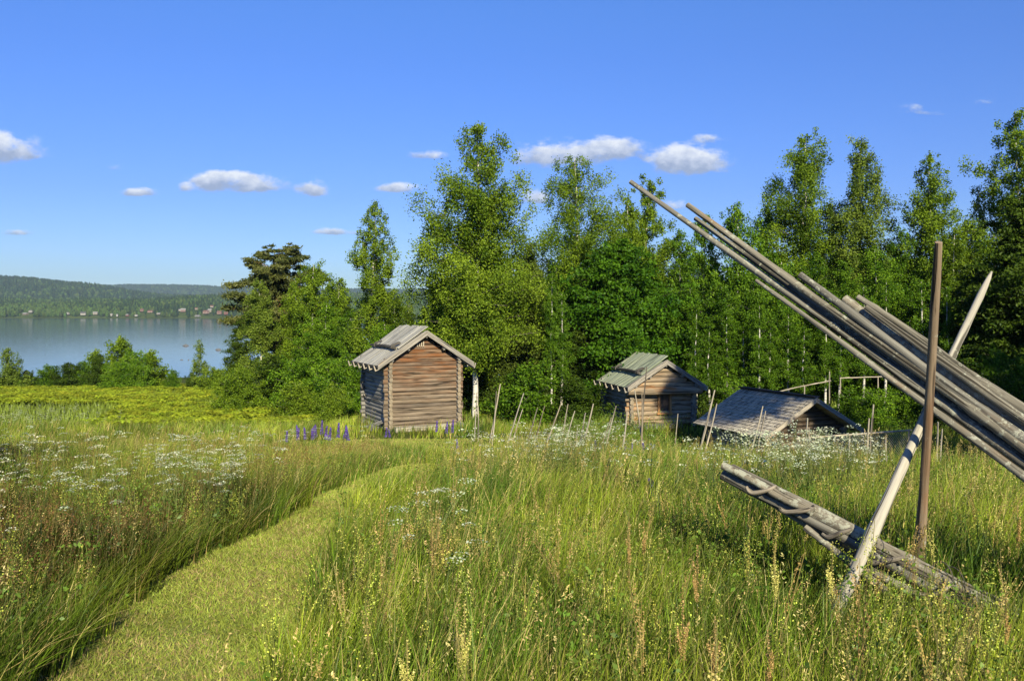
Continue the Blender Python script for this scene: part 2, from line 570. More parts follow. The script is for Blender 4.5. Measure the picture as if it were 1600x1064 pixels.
#@@FARTREES
# far forest: real little trees, spruce and broadleaf, on the far shore and the hill
def spruce_t(seed):
    r = np.random.default_rng(seed)
    V = []; F = []
    tiers = 4
    for t in range(tiers):
        z0 = .12 + t * .2; z1 = z0 + .34 if t < tiers - 1 else 1.0
        rad = .20 * (1 - t / tiers * .8)
        b = len(V); n = 6
        for k in range(n):
            a = 6.283 * k / n + t
            q = rad * (1 + .3 * r.uniform(-1, 1))
            V.append((q * math.cos(a), q * math.sin(a), z0 - .03 * r.uniform(0, 1)))
        V.append((0, 0, z1))
        for k in range(n):
            F.append((b + k, b + (k + 1) % n, b + n))
    return np.array(V), np.array(F)


def round_t(seed):
    r = np.random.default_rng(seed)
    V = []; F = []
    rings = [(.05, .05), (.2, .24), (.45, .33), (.7, .27), (.9, .13)]
    n = 6
    for z, q in rings:
        for k in range(n):
            a = 6.283 * k / n + z * 3
            qq = q * (1 + .3 * r.uniform(-1, 1))
            V.append((qq * math.cos(a), qq * math.sin(a), z + .07 * r.uniform(-1, 1)))
    V.append((0, 0, 1))
    for i in range(len(rings) - 1):
        for k in range(n):
            a = i * n + k; b = i * n + (k + 1) % n
            F.append((a, b, b + n)); F.append((a, b + n, a + n))
    L = (len(rings) - 1) * n
    for k in range(n):
        F.append((L + k, L + (k + 1) % n, len(V) - 1))
    return np.array(V), np.array(F)


def scatter(templates, pos, rot, scl, tcols, lean=None, pick=None):
    """copies templates [(V,F,C or None)] to positions; returns V,F,C; scl (n,) or (n,3); tcols (n,3)"""
    n = len(pos)
    if pick is None:
        pick = rng.integers(0, len(templates), n)
    Vs = []; Fs = []; Cs = []; off = 0
    scl = np.asarray(scl, float)
    if scl.ndim == 1: scl = np.repeat(scl[:, None], 3, 1)
    for ti, tp in enumerate(templates):
        idx = np.where(pick == ti)[0]
        if len(idx) == 0: continue
        V, F = tp[0], tp[1]
        C = tp[2] if len(tp) > 2 else np.ones((len(V), 3))
        c, s_ = np.cos(rot[idx]), np.sin(rot[idx])
        S = scl[idx]
        vx = V[None, :, 0] * S[:, None, 0]; vy = V[None, :, 1] * S[:, None, 1]; vz = V[None, :, 2] * S[:, None, 2]
        x = vx * c[:, None] - vy * s_[:, None]; y = vx * s_[:, None] + vy * c[:, None]
        if lean is not None:
            L = lean[idx]
            x = x + L[:, None, 0] * vz * (vz * .8 + .3); y = y + L[:, None, 1] * vz * (vz * .8 + .3)
        v = np.stack([x + pos[idx][:, None, 0], y + pos[idx][:, None, 1], vz + pos[idx][:, None, 2]], -1).reshape(-1, 3)
        f = (F[None] + (np.arange(len(idx)) * len(V))[:, None, None]).reshape(-1, 3) + off
        cc = (C[None] * tcols[idx][:, None, :]).reshape(-1, 3)
        off += len(v)
        Vs.append(v); Fs.append(f); Cs.append(cc)
    return np.concatenate(Vs), np.concatenate(Fs), np.concatenate(Cs)


FT = [spruce_t(1), spruce_t(2), spruce_t(3), round_t(4), round_t(5)]
# houses on the far shore: photo px, base row, width px, height px, wall colour, roof colour, depth
HOUSES = [
    (48, 485, 6, 4, 'white', 'grey', 2110), (40, 492, 9, 4, 'tan', 'grey', 2060),
    (106, 489, 5, 4, 'white', 'grey', 2060), (130, 488, 9, 6, 'white', 'dark', 2050), (149, 489, 8, 5, 'cream', 'grey', 2060),
    (174, 491, 4, 4, 'white', 'grey', 2025), (199, 494, 5, 4, 'red', 'grey', 2015), (222, 482, 6, 5, 'pink', 'redtile', 2130),
    (235, 484, 9, 4, 'pinkw', 'redtile', 2110), (248, 488, 7, 3, 'cream', 'grey', 2060), (213, 494, 5, 3, 'white', 'grey', 2012),
    (286, 482, 9, 6, 'pink', 'grey', 2130), (281, 480, 4, 4, 'white', 'dark', 2160), (307, 478, 5, 4, 'cream', 'redtile', 2190),
    (322, 487, 10, 6, 'pinkw', 'redtile', 2080), (331, 474, 6, 4, 'white', 'redtile', 2230), (328, 484, 7, 6, 'cream', 'grey', 2110),
    (343, 488, 8, 6, 'pink', 'redtile', 2070), (353, 489, 7, 5, 'red', 'redtile', 2060), (309, 495, 9, 3, 'grey', 'grey', 2008),
    (183, 494, 3, 4, 'white', 'grey', 2010), (171, 478, 0, 0, '', '', 2200)]
HC = {'white': (0.375, 0.360, 0.330), 'cream': (0.315, 0.285, 0.232), 'tan': (0.210, 0.173, 0.135), 'pink': (0.255, 0.158, 0.128), 'pinkw': (0.300, 0.210, 0.173),
      'red': (0.180, 0.064, 0.045), 'grey': (0.255, 0.247, 0.240), 'dark': (0.075, 0.075, 0.083), 'redtile': (0.180, 0.090, 0.068)}


def far_pts(n, x0, x1, y0, y1, zf, h0, h1, clear=True):
    x = rng.uniform(x0, x1, n); y = rng.uniform(y0, y1, n)
    z = zf(x, y)
    keep = np.ones(n, bool)
    if clear:
        px = CX + x / y * FPX
        for (hx, hy, w, h, a, b, Y) in HOUSES:
            if w == 0: continue
            keep &= ~((np.abs(px - hx) < w * .5 + 1.0) & (y < Y + 8) & (y > Y - 130))
        # open meadows between the houses
        for (cx, hw, ya, yb) in ((230, 16, 2040, 2110), (40, 14, 2030, 2110), (204, 6, 2040, 2160), (135, 12, 2010, 2050), (335, 8, 2020, 2075), (315, 12, 2010, 2060)):
            keep &= ~((np.abs(px - cx + 3 * np.sin(y * .05)) < hw) & (y > ya) & (y < yb) & (rng.uniform(0, 1, n) > .10))
        keep &= ~((y < 2030) & (rng.uniform(0, 1, n) > .35 + .3 * wav(x, y, 80)))
    x, y, z = x[keep], y[keep], z[keep]
    h = rng.uniform(h0, h1, len(x))
    return np.stack([x, y, z - .3], 1), h


def far_forest(name, n, x0, x1, y0, y1, zf, h0, h1, clear, darkf, wide=1.0):
    pos, h = far_pts(n, x0, x1, y0, y1, zf, h0, h1, clear)
    m = len(pos)
    spr = rng.uniform(0, 1, m) < np.clip(darkf + .35 * wav(pos[:, 0], pos[:, 1], 160, 2), .05, .98)
    pick = np.where(spr, rng.integers(0, 3, m), rng.integers(3, 5, m))
    base = np.where(spr[:, None], np.array([[.024, .046, .016]]), np.array([[.066, .108, .026]]))
    col = base * rng.uniform(.65, 1.4, (m, 1)) * rng.uniform(.9, 1.1, (m, 3))
    h = np.where(spr, h * 1.1, h * .85)
    S = np.stack([h * wide, h * wide, h], 1)
    V, F, C = scatter(FT, pos, rng.uniform(0, 6.28, m), S, col, pick=pick)
    return tag(link(name, np_mesh(name, V, F, C, M['far_leaf'])), 'dense mixed forest of spruce and birch beyond the lake', None, None, 'stuff')


far_forest('far_forest', 24000, -1750, 100, 2012, 2700, far_z, 8, 17, True, .45, 1.0)
far_forest('hillside_forest', 16000, -3000, -900, 3050, 4400, hill_z, 16, 26, False, .7, 1.5)
far_forest('distant_forest', 9000, -3900, 400, 6100, 6800, hill2_z, 20, 34, False, .8, 2.4)

for i, (hx, hy, w, h, wc, rc, Y) in enumerate(HOUSES):
    if w == 0: continue
    ww = .8 * w / FPX * Y; hh = max(.85 * h / FPX * Y, 4.0)
    x = (hx - CX) / FPX * Y
    z0 = float(far_z(x, Y)) - .3
    zp = CAMZ + (HZ - hy) / FPX * Y
    z0 = max(z0, min(zp, z0 + 3))
    col = {'white': 'white', 'cream': 'cream', 'tan': 'tan', 'pink': 'pink', 'pinkw': 'pale pink', 'red': 'red', 'grey': 'grey'}[wc]
    root = empty('shore_house', (x, Y, z0), '', 'house', 'houses on the far shore of the lake', rnd.uniform(-.4, .4))
    root['hpx'] = hx
    d = ww * .7; wh = hh * .6
    mb = MB()
    a, b = ww / 2, d / 2
    base = 0
    V = [(-a, -b, 0), (a, -b, 0), (a, b, 0), (-a, b, 0), (-a, -b, wh), (a, -b, wh), (a, b, wh), (-a, b, wh), (-a, 0, hh * .97), (a, 0, hh * .97)]
    mb.v = [Vector(v) for v in V]; mb.g = [(0, 0, 0)] * len(V)
    mb.f = [(0, 1, 5, 4), (1, 2, 6, 9, 5), (2, 3, 7, 6), (3, 0, 4, 8, 7)]; mb.m = [0] * 4
    mb.build('wall', plain_mat('far_wall_' + wc, HC[wc], .8, .1, 2) if ('far_wall_' + wc) not in bpy.data.materials else bpy.data.materials['far_wall_' + wc], root, smooth=False)
    mb = MB()
    o = .5
    for sgn in (-1, 1):
        mb.board((0, sgn * (b + o) * .5, (wh - .3 + hh) / 2 + .15), (0.001, sgn * (b + o) * .5, (wh - .3 + hh) / 2 + .15), (1, 0, 0), ww + 2 * o, (0, 0, 1), .2)
    mb = MB()
    for sgn in (-1, 1):
        mb.board((-a - o, sgn * (b + o) / 2, (wh - .2 + hh) / 2), (a + o, sgn * (b + o) / 2, (wh - .2 + hh) / 2), (0, sgn * (b + o), (wh - .4 - hh)), math.hypot(b + o, hh - wh + .2) + .1, (0, (hh - wh), sgn * (b + o)), .25)
    rm = bpy.data.materials.get('far_roof_' + rc) or plain_mat('far_roof_' + rc, HC[rc], .8, .15, 2)
    mb.build('roof', rm, root, smooth=False)
    if w >= 6:
        mb = MB()
        mb.board((-a * .3, -b - .05, wh * .35), (-a * .3, -b - .05, wh * .8), (1, 0, 0), ww * .12, (0, 1, 0), .06)
        mb.board((a * .35, -b - .05, wh * .35), (a * .35, -b - .05, wh * .8), (1, 0, 0), ww * .12, (0, 1, 0), .06)
        # each window its own part
        for sx in (-.35, .35):
            wbm = MB(); wbm.board((sx * a, -b - .04, wh * .35), (sx * a, -b - .04, wh * .8), (1, 0, 0), ww * .13, (0, 1, 0), .08)
            wbm.build('window', M['dark_wood'], root, smooth=False)

HL = {48: 'small white house on the open slope high above the far left shore', 40: 'low tan boathouse in the clearing at the far left shore',
      106: 'little white cottage left of the white farmhouse on the far shore', 130: 'white farmhouse with dark roof beyond the lake, left of the middle',
      149: 'cream coloured house just right of the white farmhouse beyond the lake', 174: 'tiny white hut at the waterline right of the cream house',
      199: 'small red boathouse at the waterline across the lake', 222: 'pink house at the upper left of the green clearing beyond the lake',
      235: 'long pale pink house on top of the green clearing beyond the lake', 248: 'low cream shed at the right end of the green clearing',
      213: 'small white shed at the waterline below the green clearing', 286: 'pink house half way up the far slope',
      281: 'tiny white house behind the pink house on the far slope', 307: 'cream house with red roof high on the far slope',
      322: 'large pale pink house in the village at the right end of the far shore', 331: 'white house with red roof, highest in the far village',
      328: 'cream house with grey roof between the pink houses of the far village', 343: 'pink house with red roof near the old pine in the far village',
      353: 'red house nearest the old pine on the far shore', 309: 'long low grey boathouse at the waterline of the far village',
      183: 'narrow white bathing hut at the waterline across the lake'}
for o in COL.objects:
    if 'hpx' in o:
        o['label'] = HL[int(o['hpx'])]; del o['hpx']

# stones in the lake
def stone(px, py, w, h, label):
    Y = 15.0 / ((py - HZ) / FPX)
    x = (px - CX) / FPX * Y
    a = w / FPX * Y / 2; hh = h / FPX * Y
    V = []; F = []
    r = random.Random(int(px))
    rings = 6; n = 12
    for i in range(rings):
        t = i / (rings - 1)
        for k in range(n):
            an = 6.283 * k / n
            q = math.cos(t * 1.45) * (1 + .18 * r.uniform(-1, 1))
            V.append((a * q * math.cos(an), a * .6 * q * math.sin(an), hh * math.sin(t * 1.45) * (1 + .15 * r.uniform(-1, 1)) - .15))
    for i in range(rings - 1):
        for k in range(n):
            F.append((i * n + k, i * n + (k + 1) % n, (i + 1) * n + (k + 1) % n, (i + 1) * n + k))
    V.append((0, 0, hh)); 
    me = bpy.data.meshes.new('rock'); me.from_pydata(V, [], F + [((rings - 1) * n + k, (rings - 1) * n + (k + 1) % n, len(V) - 1) for k in range(n)])
    me.materials.append(M['stone'])
    tag(link('rock', me, loc=(x, Y, WATER_Z)), label, 'rock', 'rocks standing out of the lake')


stone(290, 540.5, 10, 3, 'largest low brown rock standing out of the lake')
stone(341, 547, 9, 3, 'pale flat rock in the lake nearest the pine')
stone(284, 562.5, 6, 1.6, 'thin dark rock low in the lake, left of a black one')
stone(294.5, 562.5, 2.6, 2, 'tiny black rock in the lake beside the slender birch')

#@@TREES
# ------------------------------------------------------------------ trees
def leaves(centers, size, col, bias=(0, -.25, .5), asp=.62):
    """one folded rhomb per leaf"""
    n = len(centers)
    nr = rng.normal(size=(n, 3)) * .8 + np.array(bias)
    nr /= np.linalg.norm(nr, axis=1)[:, None]
    t = np.cross(nr, rng.normal(size=(n, 3))); t /= np.linalg.norm(t, axis=1)[:, None]
    b = np.cross(nr, t)
    s = np.asarray(size).reshape(-1, 1) * np.ones((n, 1))
    t = t * s * .5; b = b * s * .5 * asp
    v = np.stack([centers - t, centers + b + nr * s * .08, centers + t, centers - b + nr * s * .08], 1).reshape(-1, 3)
    i = np.arange(n)[:, None] * 4
    f = np.concatenate([i + np.array([[0, 1, 2]]), i + np.array([[0, 2, 3]])], 0)
    return v, f, np.repeat(col, 4, 0)


def crown_profile(kind):
    return {
        'birch': ([0, .08, .28, .5, .68, .82, .93, 1], [.6, .88, 1.0, .94, .80, .64, .46, .18]),
        'weeping': ([0, .1, .35, .6, .8, .93, 1], [.6, .9, 1.0, .86, .62, .36, .12]),
        'slim': ([0, .1, .3, .6, .82, .93, 1], [.6, .95, 1, .80, .52, .30, .08]),
        'aspen': ([0, .06, .3, .6, .8, .92, 1], [.7, .95, 1.0, .92, .76, .55, .2]),
        'maple': ([0, .08, .3, .6, .85, 1], [.75, .97, 1.0, .93, .62, .15]),
        'pine': ([0, .15, .45, .7, .9, 1], [.45, .75, 1.0, .95, .7, .3]),
        'bush': ([0, .1, .4, .7, .9, 1], [.85, 1.0, 1.0, .8, .5, .15]),
        'cone': ([0, .05, .3, .6, .85, 1], [.9, 1.0, .8, .5, .25, .04]),
    }[kind]


PAL = {  # leaf colours (dark, light)
    'birch': ((0.042, 0.094, 0.009), (0.217, 0.319, 0.035)),
    'birch_y': ((0.044, 0.098, 0.009), (0.235, 0.335, 0.042)),
    'birch_cool': ((0.052, 0.100, 0.020), (0.223, 0.301, 0.064)),
    'aspen': ((0.025, 0.078, 0.007), (0.149, 0.266, 0.026)),
    'maple': ((0.017, 0.065, 0.006), (0.087, 0.195, 0.015)),
    'dark': ((0.016, 0.042, 0.007), (0.084, 0.136, 0.020)),
    'pine': ((0.032, 0.054, 0.013), (0.174, 0.183, 0.044)),
    'willow': ((0.045, 0.076, 0.018), (0.161, 0.218, 0.055)),
    'lush': ((0.037, 0.109, 0.009), (0.198, 0.336, 0.035)),
}


def make_tree(kind, H, R, cb, nleaf, lsize, pal, bark, seed, nb=60, lean=(0, 0), weep=0.0, trunk_r=None, clus=7, gap=.25, crown_mat=None, flatz=1.0, top_up=.9, csig=.5, side=None):
    """returns (trunk mesh, crown mesh), base at the origin.  cb: crown base as a share of H"""
    global rng
    keep = rng
    rng = np.random.default_rng(seed)
    r = random.Random(seed)
    mb = MB()
    tr = trunk_r or H * .011
    npt = 9
    wob = [Vector((r.uniform(-1, 1), r.uniform(-1, 1), 0)) * H * .006 for _ in range(npt)]
    def tp(t):
        return Vector((lean[0] * H * t ** 1.4 + math.sin(t * 5 + seed) * H * .008, lean[1] * H * t ** 1.4 + math.cos(t * 4 + seed) * H * .006, H * t))
    pts = [tp(i / (npt - 1) * .96) + (wob[i] if 0 < i < npt - 1 else Vector()) for i in range(npt)]
    pts[0].z -= .35
    mb.tube(pts, [tr * (1.25 if i == 0 else 1) * (1 - .88 * (i / (npt - 1)) ** 1.1) for i in range(npt)], 8, rough=.05)
    kx, ky_ = crown_profile(kind)
    cz0 = cb * H; cz1 = H
    C = []; CR = []; CV = []
    az = r.uniform(0, 6.28)
    # a few azimuth/height gaps so sky shows through
    gaps = [(r.uniform(0, 6.28), r.uniform(.1, .9)) for _ in range(3)]
    for i in range(nb):
        t = (i + r.uniform(0, .9)) / nb
        t = t ** .92
        az += 2.4 + r.uniform(-.5, .5)
        h = cz0 + t * (cz1 - cz0) * .97
        Rm = R * float(np.interp(t, kx, ky_))
        g = 1.0
        for (ga, gt) in gaps:
            if abs(t - gt) < .10 and math.cos(az - ga) > .4: g = 1 - gap * 1.8
        if side:   # more growth towards one side
            g *= 1 + side[1] * math.cos(az - side[0])
        ln = max(.15, Rm * r.uniform(.72, 1.12) * g)
        h0 = max(.05 * H, h - ln * (.55 + .3 * (t)) * top_up)
        p0 = tp(min(.97, h0 / H))
        d = Vector((math.cos(az), math.sin(az), 0))
        end = tp(min(.99, h / H)) + d * ln
        end.z = h - weep * ln * .5
        mid = p0.lerp(end, .5) + Vector((0, 0, ln * (.10 + .22 * weep))) - d * ln * .04
        bp = []
        for q in (0, .25, .5, .75, 1):
            a = p0.lerp(mid, q); b = mid.lerp(end, q); bp.append(a.lerp(b, q) + Vector((r.uniform(-1, 1), r.uniform(-1, 1), r.uniform(-1, 1))) * ln * .02)
        br = max(.010, tr * .20 * (ln / max(R, .1)) ** .7 * (1 - t * .5))
        mb.tube(bp, [br, br * .8, br * .6, br * .4, br * .18], 5, caps=False, mi=1)
        nc = max(2, int(clus * (.5 + .6 * ln / R)))
        for c in range(nc):
            s = .12 + .90 * ((c + r.random()) / nc)
            a = Vector(bp[0]).lerp(mid, s); b = mid.lerp(end, s); p = a.lerp(b, s)
            sp = csig * (.25 + .22 * ln)
            off = Vector((r.gauss(0, 1), r.gauss(0, 1), r.gauss(0, .7))) * sp * .9
            C.append(p + off); CR.append(sp * r.uniform(.42, .85)); CV.append(r.gauss(0, 1))
            if s > .5 and r.random() < .5:
                mb.tube([p, p + off * .6, p + off], [br * .35, br * .2, br * .1], 3, caps=False, mi=1)
    C = np.array([tuple(c) for c in C]); CR = np.array(CR); CV = np.array(CV)
    w = CR ** 2; w /= w.sum()
    nleaf = int(nleaf * 1.75)
    k = rng.choice(len(C), nleaf, p=w)
    if kind == 'pine':
        off = rng.normal(size=(nleaf, 3)) * np.array([1, 1, .35])
    elif kind == 'maple':
        off = rng.normal(size=(nleaf, 3)) * np.array([1, 1, .38])
        off[:, 2] -= .25 * (off[:, 0] ** 2 + off[:, 1] ** 2) * .5
    else:
        off = rng.normal(size=(nleaf, 3)) * np.array([.8, .8, .75 * flatz + weep * .6])
        off[:, 2] -= weep * .7 * np.abs(rng.normal(size=nleaf))
    off = np.clip(off, -2.2, 2.2)
    pos = C[k] + off * CR[k][:, None]
    a, b = PAL[pal]
    f = np.clip(.45 + .16 * CV[k] + .22 * rng.normal(size=nleaf), 0, 1)[:, None]
    col = np.array(a)[None] * (1 - f) + np.array(b)[None] * f
    if kind == 'pine':
        # needle tufts
        V, F, Cc = leaves(pos, lsize * rng.uniform(.7, 1.3, nleaf), col, (0, 0, .3), .28)
    else:
        V, F, Cc = leaves(pos, lsize * .98 * rng.uniform(.7, 1.3, nleaf), col)
    tm = mb.build('trunk', [bark, M['twig'] if bark.name == 'birch_bark' else bark])
    tme = tm.data
    bpy.data.objects.remove(tm)
    cme = np_mesh('crown', V, F, Cc, crown_mat or M['birch_leaf'])
    rng = keep
    return tme, cme


def put_tree(name, label, cat, px, Y, meshes, H=1.0, group=None, rz=0, sc=(1, 1, 1), z=None):
    x = (px - CX) / FPX * Y
    g = G(x, Y) if z is None else z
    root = empty(name, (x, Y, g), label, cat, group, rz)
    root.scale = sc
    link('trunk', meshes[0], root); link('crown', meshes[1], root)
    return root


def Hat(px, top, Y):
    """height a tree needs at that depth to reach photo row top"""
    x = (px - CX) / FPX * Y
    return CAMZ + (HZ - top) / FPX * Y - G(x, Y)


FOREST = 'trees around the old farm buildings'
# (name, label, px, top row, depth, crown half width px, kind, crown base, leaves, leaf size, palette, bark, opts)
HERO = [
    ('pine_tree', 'old broad dark pine with orange limbs at the right edge of the lake', 438, 378, 74, 66, 'pine', .28, 30000, .34, 'pine', 'pine_bark', dict(nb=46, clus=8, top_up=.5, crown_mat='needle', trunk_r=.26, csig=.46)),
    ('birch_tree', 'slim grey green birch standing in front of the dark pine', 408, 432, 66, 27, 'weeping', .12, 16000, .13, 'birch_cool', 'birch_bark', dict(weep=.8, nb=46)),
    ('birch_tree', 'birch with pale forked trunk right of the pine', 490, 404, 66, 36, 'birch', .22, 17000, .14, 'birch', 'birch_bark', dict(weep=.5, nb=48)),
    ('birch_tree', 'round topped birch between the pine and the slender tall birch', 528, 428, 62, 30, 'birch', .1, 15000, .14, 'birch', 'birch_bark', dict(weep=.4)),
    ('birch_tree', 'tall slender weeping birch with white trunk left of the largest cabin', 582, 303, 54, 38, 'weeping', .30, 17000, .12, 'birch_y', 'birch_bark', dict(weep=1.0, nb=60, clus=5, csig=.42, trunk_r=.14)),
    ('birch_tree', 'tallest spreading birch with white trunk just right of the largest cabin', 745, 178, 47, 80, 'birch', .25, 60000, .125, 'birch_y', 'birch_bark', dict(weep=.3, nb=96, clus=9, gap=.3, trunk_r=.17, csig=.5)),
    ('birch_tree', 'tall round headed birch with a bare lower stem left of the maple', 900, 232, 56, 66, 'birch', .30, 36000, .13, 'birch', 'birch_bark', dict(weep=.4, nb=72, clus=8, gap=.28, csig=.55)),
    ('maple_tree', 'broad dense deep green maple behind the small cabin', 968, 368, 50, 98, 'maple', .03, 60000, .19, 'maple', 'dark_bark', dict(nb=130, clus=10, crown_mat='dense_leaf', top_up=.6)),
    ('willow_tree', 'dull green drooping tree between the tall birch and the maple', 826, 368, 50, 52, 'weeping', .03, 34000, .125, 'willow', 'dark_bark', dict(weep=.9, nb=80, clus=7)),
    ('birch_tree', 'birch top rising behind the maple, under the tip of the poles', 1012, 268, 62, 46, 'birch', .3, 22000, .15, 'birch', 'birch_bark', dict(weep=.3, nb=54)),
    ('birch_tree', 'tall dark headed birch in the gap of sky above the leaning poles', 1256, 198, 58, 56, 'birch', .3, 30000, .14, 'birch', 'birch_bark', dict(weep=.45, nb=62, gap=.28, csig=.55)),
    ('birch_tree', 'tall airy twin topped birch second from the right above the poles', 1342, 205, 56, 44, 'weeping', .26, 27000, .13, 'birch_cool', 'birch_bark', dict(weep=.8, nb=70, clus=7, csig=.55)),
    ('birch_tree', 'narrow pointed birch right behind the brown upright stake', 1452, 232, 54, 46, 'slim', .18, 27000, .13, 'birch', 'birch_bark', dict(weep=.5, nb=70, csig=.55)),
    ('birch_tree', 'highest birch at the right edge of the picture', 1590, 162, 52, 62, 'birch', .2, 30000, .14, 'birch', 'birch_bark', dict(weep=.45, nb=60)),
    ('maple_tree', 'huge dark broadleaf tree filling the right edge', 1596, 300, 43, 82, 'maple', .03, 52000, .17, 'dark', 'dark_bark', dict(nb=120, clus=9, crown_mat='dense_leaf', top_up=.6)),
    ('birch_tree', 'small thin birch standing alone before the lake', 312, 530, 92, 13, 'slim', .05, 3200, .14, 'birch_cool', 'birch_bark', dict(weep=.5, nb=30)),
    ('birch_tree', 'young birch at the left edge of the picture before the lake', 12, 541, 92, 22, 'slim', .03, 5200, .15, 'birch_cool', 'birch_bark', dict(weep=.4, nb=34)),
    ('shrub', 'bushy round green shrub with pale twigs in front of the pine group', 372, 574, 57, 38, 'bush', .03, 15000, .11, 'birch', 'aspen_bark', dict(nb=60, trunk_r=.05)),
]
for i, (name, label, px, top, Y, hw, kind, cb, nl, ls, pal, bark, kw) in enumerate(HERO):
    H = Hat(px, top, Y); R = hw / FPX * Y * {'birch': 1.30, 'slim': 1.35, 'weeping': 1.28, 'maple': 1.15, 'pine': 1.1, 'bush': 1.1}[kind]
    nl = int(nl * 1.15)
    kw = dict(kw)
    if 'crown_mat' in kw: kw['crown_mat'] = M[kw['crown_mat']]
    ms = make_tree(kind, H, R, cb, nl, ls, pal, M[bark], 100 + i, **kw)
    put_tree(name, label, 'shrub' if name == 'shrub' else 'tree', px, Y, ms, group=FOREST)

# the pine's big bare orange limbs are part of its trunk mesh: add two thick ones as a part
pine = [o for o in COL.objects if o.name.startswith('pine_tree')][0]
for (a, b, c) in (((.3, -.5, 4.2), (1.6, -1.6, 4.6), (3.1, -2.2, 5.5)), ((.1, -.3, 3.0), (1.2, -1.8, 3.1), (2.6, -2.6, 3.0)), ((-.2, -.3, 6.3), (-.9, -1.0, 7.3), (-1.9, -1.3, 8.4)), ((.2, -.3, 5.4), (.6, -1.4, 6.6), (.9, -2.0, 8.2))):
    mb = MB()
    mb.tube([a, b, c], [.16, .11, .06], 8, rough=.08)
    mb.build('branch', M['pine_bark'], pine)

# prototypes, copied
PROTO = {
    'aspen_a': make_tree('aspen', 10, 2.0, .08, 21000, .125, 'aspen', M['aspen_bark'], 301, nb=64, weep=.1, csig=.5),
    'aspen_b': make_tree('aspen', 10, 1.8, .12, 19000, .125, 'lush', M['birch_bark'], 302, nb=60, weep=.15, csig=.5),
    'aspen_c': make_tree('slim', 10, 1.7, .10, 17000, .12, 'aspen', M['aspen_bark'], 303, nb=60, weep=.2, csig=.5),
    'birch_a': make_tree('birch', 10, 1.9, .15, 18000, .12, 'birch', M['birch_bark'], 304, nb=60, weep=.5, csig=.48),
    'birch_b': make_tree('weeping', 10, 1.6, .12, 16000, .115, 'birch_cool', M['birch_bark'], 305, nb=60, weep=.8, csig=.48),
    'dark_a': make_tree('maple', 10, 2.6, .03, 24000, .15, 'dark', M['dark_bark'], 306, nb=90, crown_mat=M['dense_leaf'], csig=.5),
    'tall_top': make_tree('maple', 10, 1.8, .70, 16000, .16, 'dark', M['dark_bark'], 312, nb=70, crown_mat=M['dense_leaf'], csig=.55),
    'stem': make_tree('slim', 10, 1.0, .35, 5000, .12, 'aspen', M['birch_bark'], 313, nb=30, trunk_r=.12, csig=.5),
    'bush_a': make_tree('bush', 3, 1.5, .03, 9000, .11, 'lush', M['aspen_bark'], 307, nb=50, trunk_r=.04, top_up=.8),
    'bush_b': make_tree('bush', 3, 1.3, .03, 8000, .11, 'aspen', M['aspen_bark'], 308, nb=46, trunk_r=.04, top_up=.8),
    'bush_c': make_tree('slim', 3, .9, .03, 5000, .12, 'birch', M['birch_bark'], 309, nb=40, trunk_r=.03, top_up=.8),
    'bush_d': make_tree('bush', 3, 1.4, .02, 9000, .12, 'dark', M['dark_bark'], 310, nb=46, trunk_r=.04, top_up=.8),
    'bush_y': make_tree('bush', 3, 1.5, .02, 9000, .12, 'birch_y', M['aspen_bark'], 311, nb=46, trunk_r=.04, top_up=.8),
}
BASEH = {k: (3 if k.startswith('bush') else 10) for k in PROTO}
BASER = {'aspen_a': 2.0, 'aspen_b': 1.8, 'aspen_c': 1.7, 'birch_a': 1.9, 'birch_b': 1.6, 'dark_a': 2.6, 'tall_top': 1.8, 'stem': 1.0, 'bush_a': 1.5, 'bush_b': 1.3, 'bush_c': .9, 'bush_d': 1.4, 'bush_y': 1.5}
KN = {'aspen': 'aspen_tree', 'birch': 'birch_tree', 'dark': 'leafy_tree', 'bush': 'shrub'}
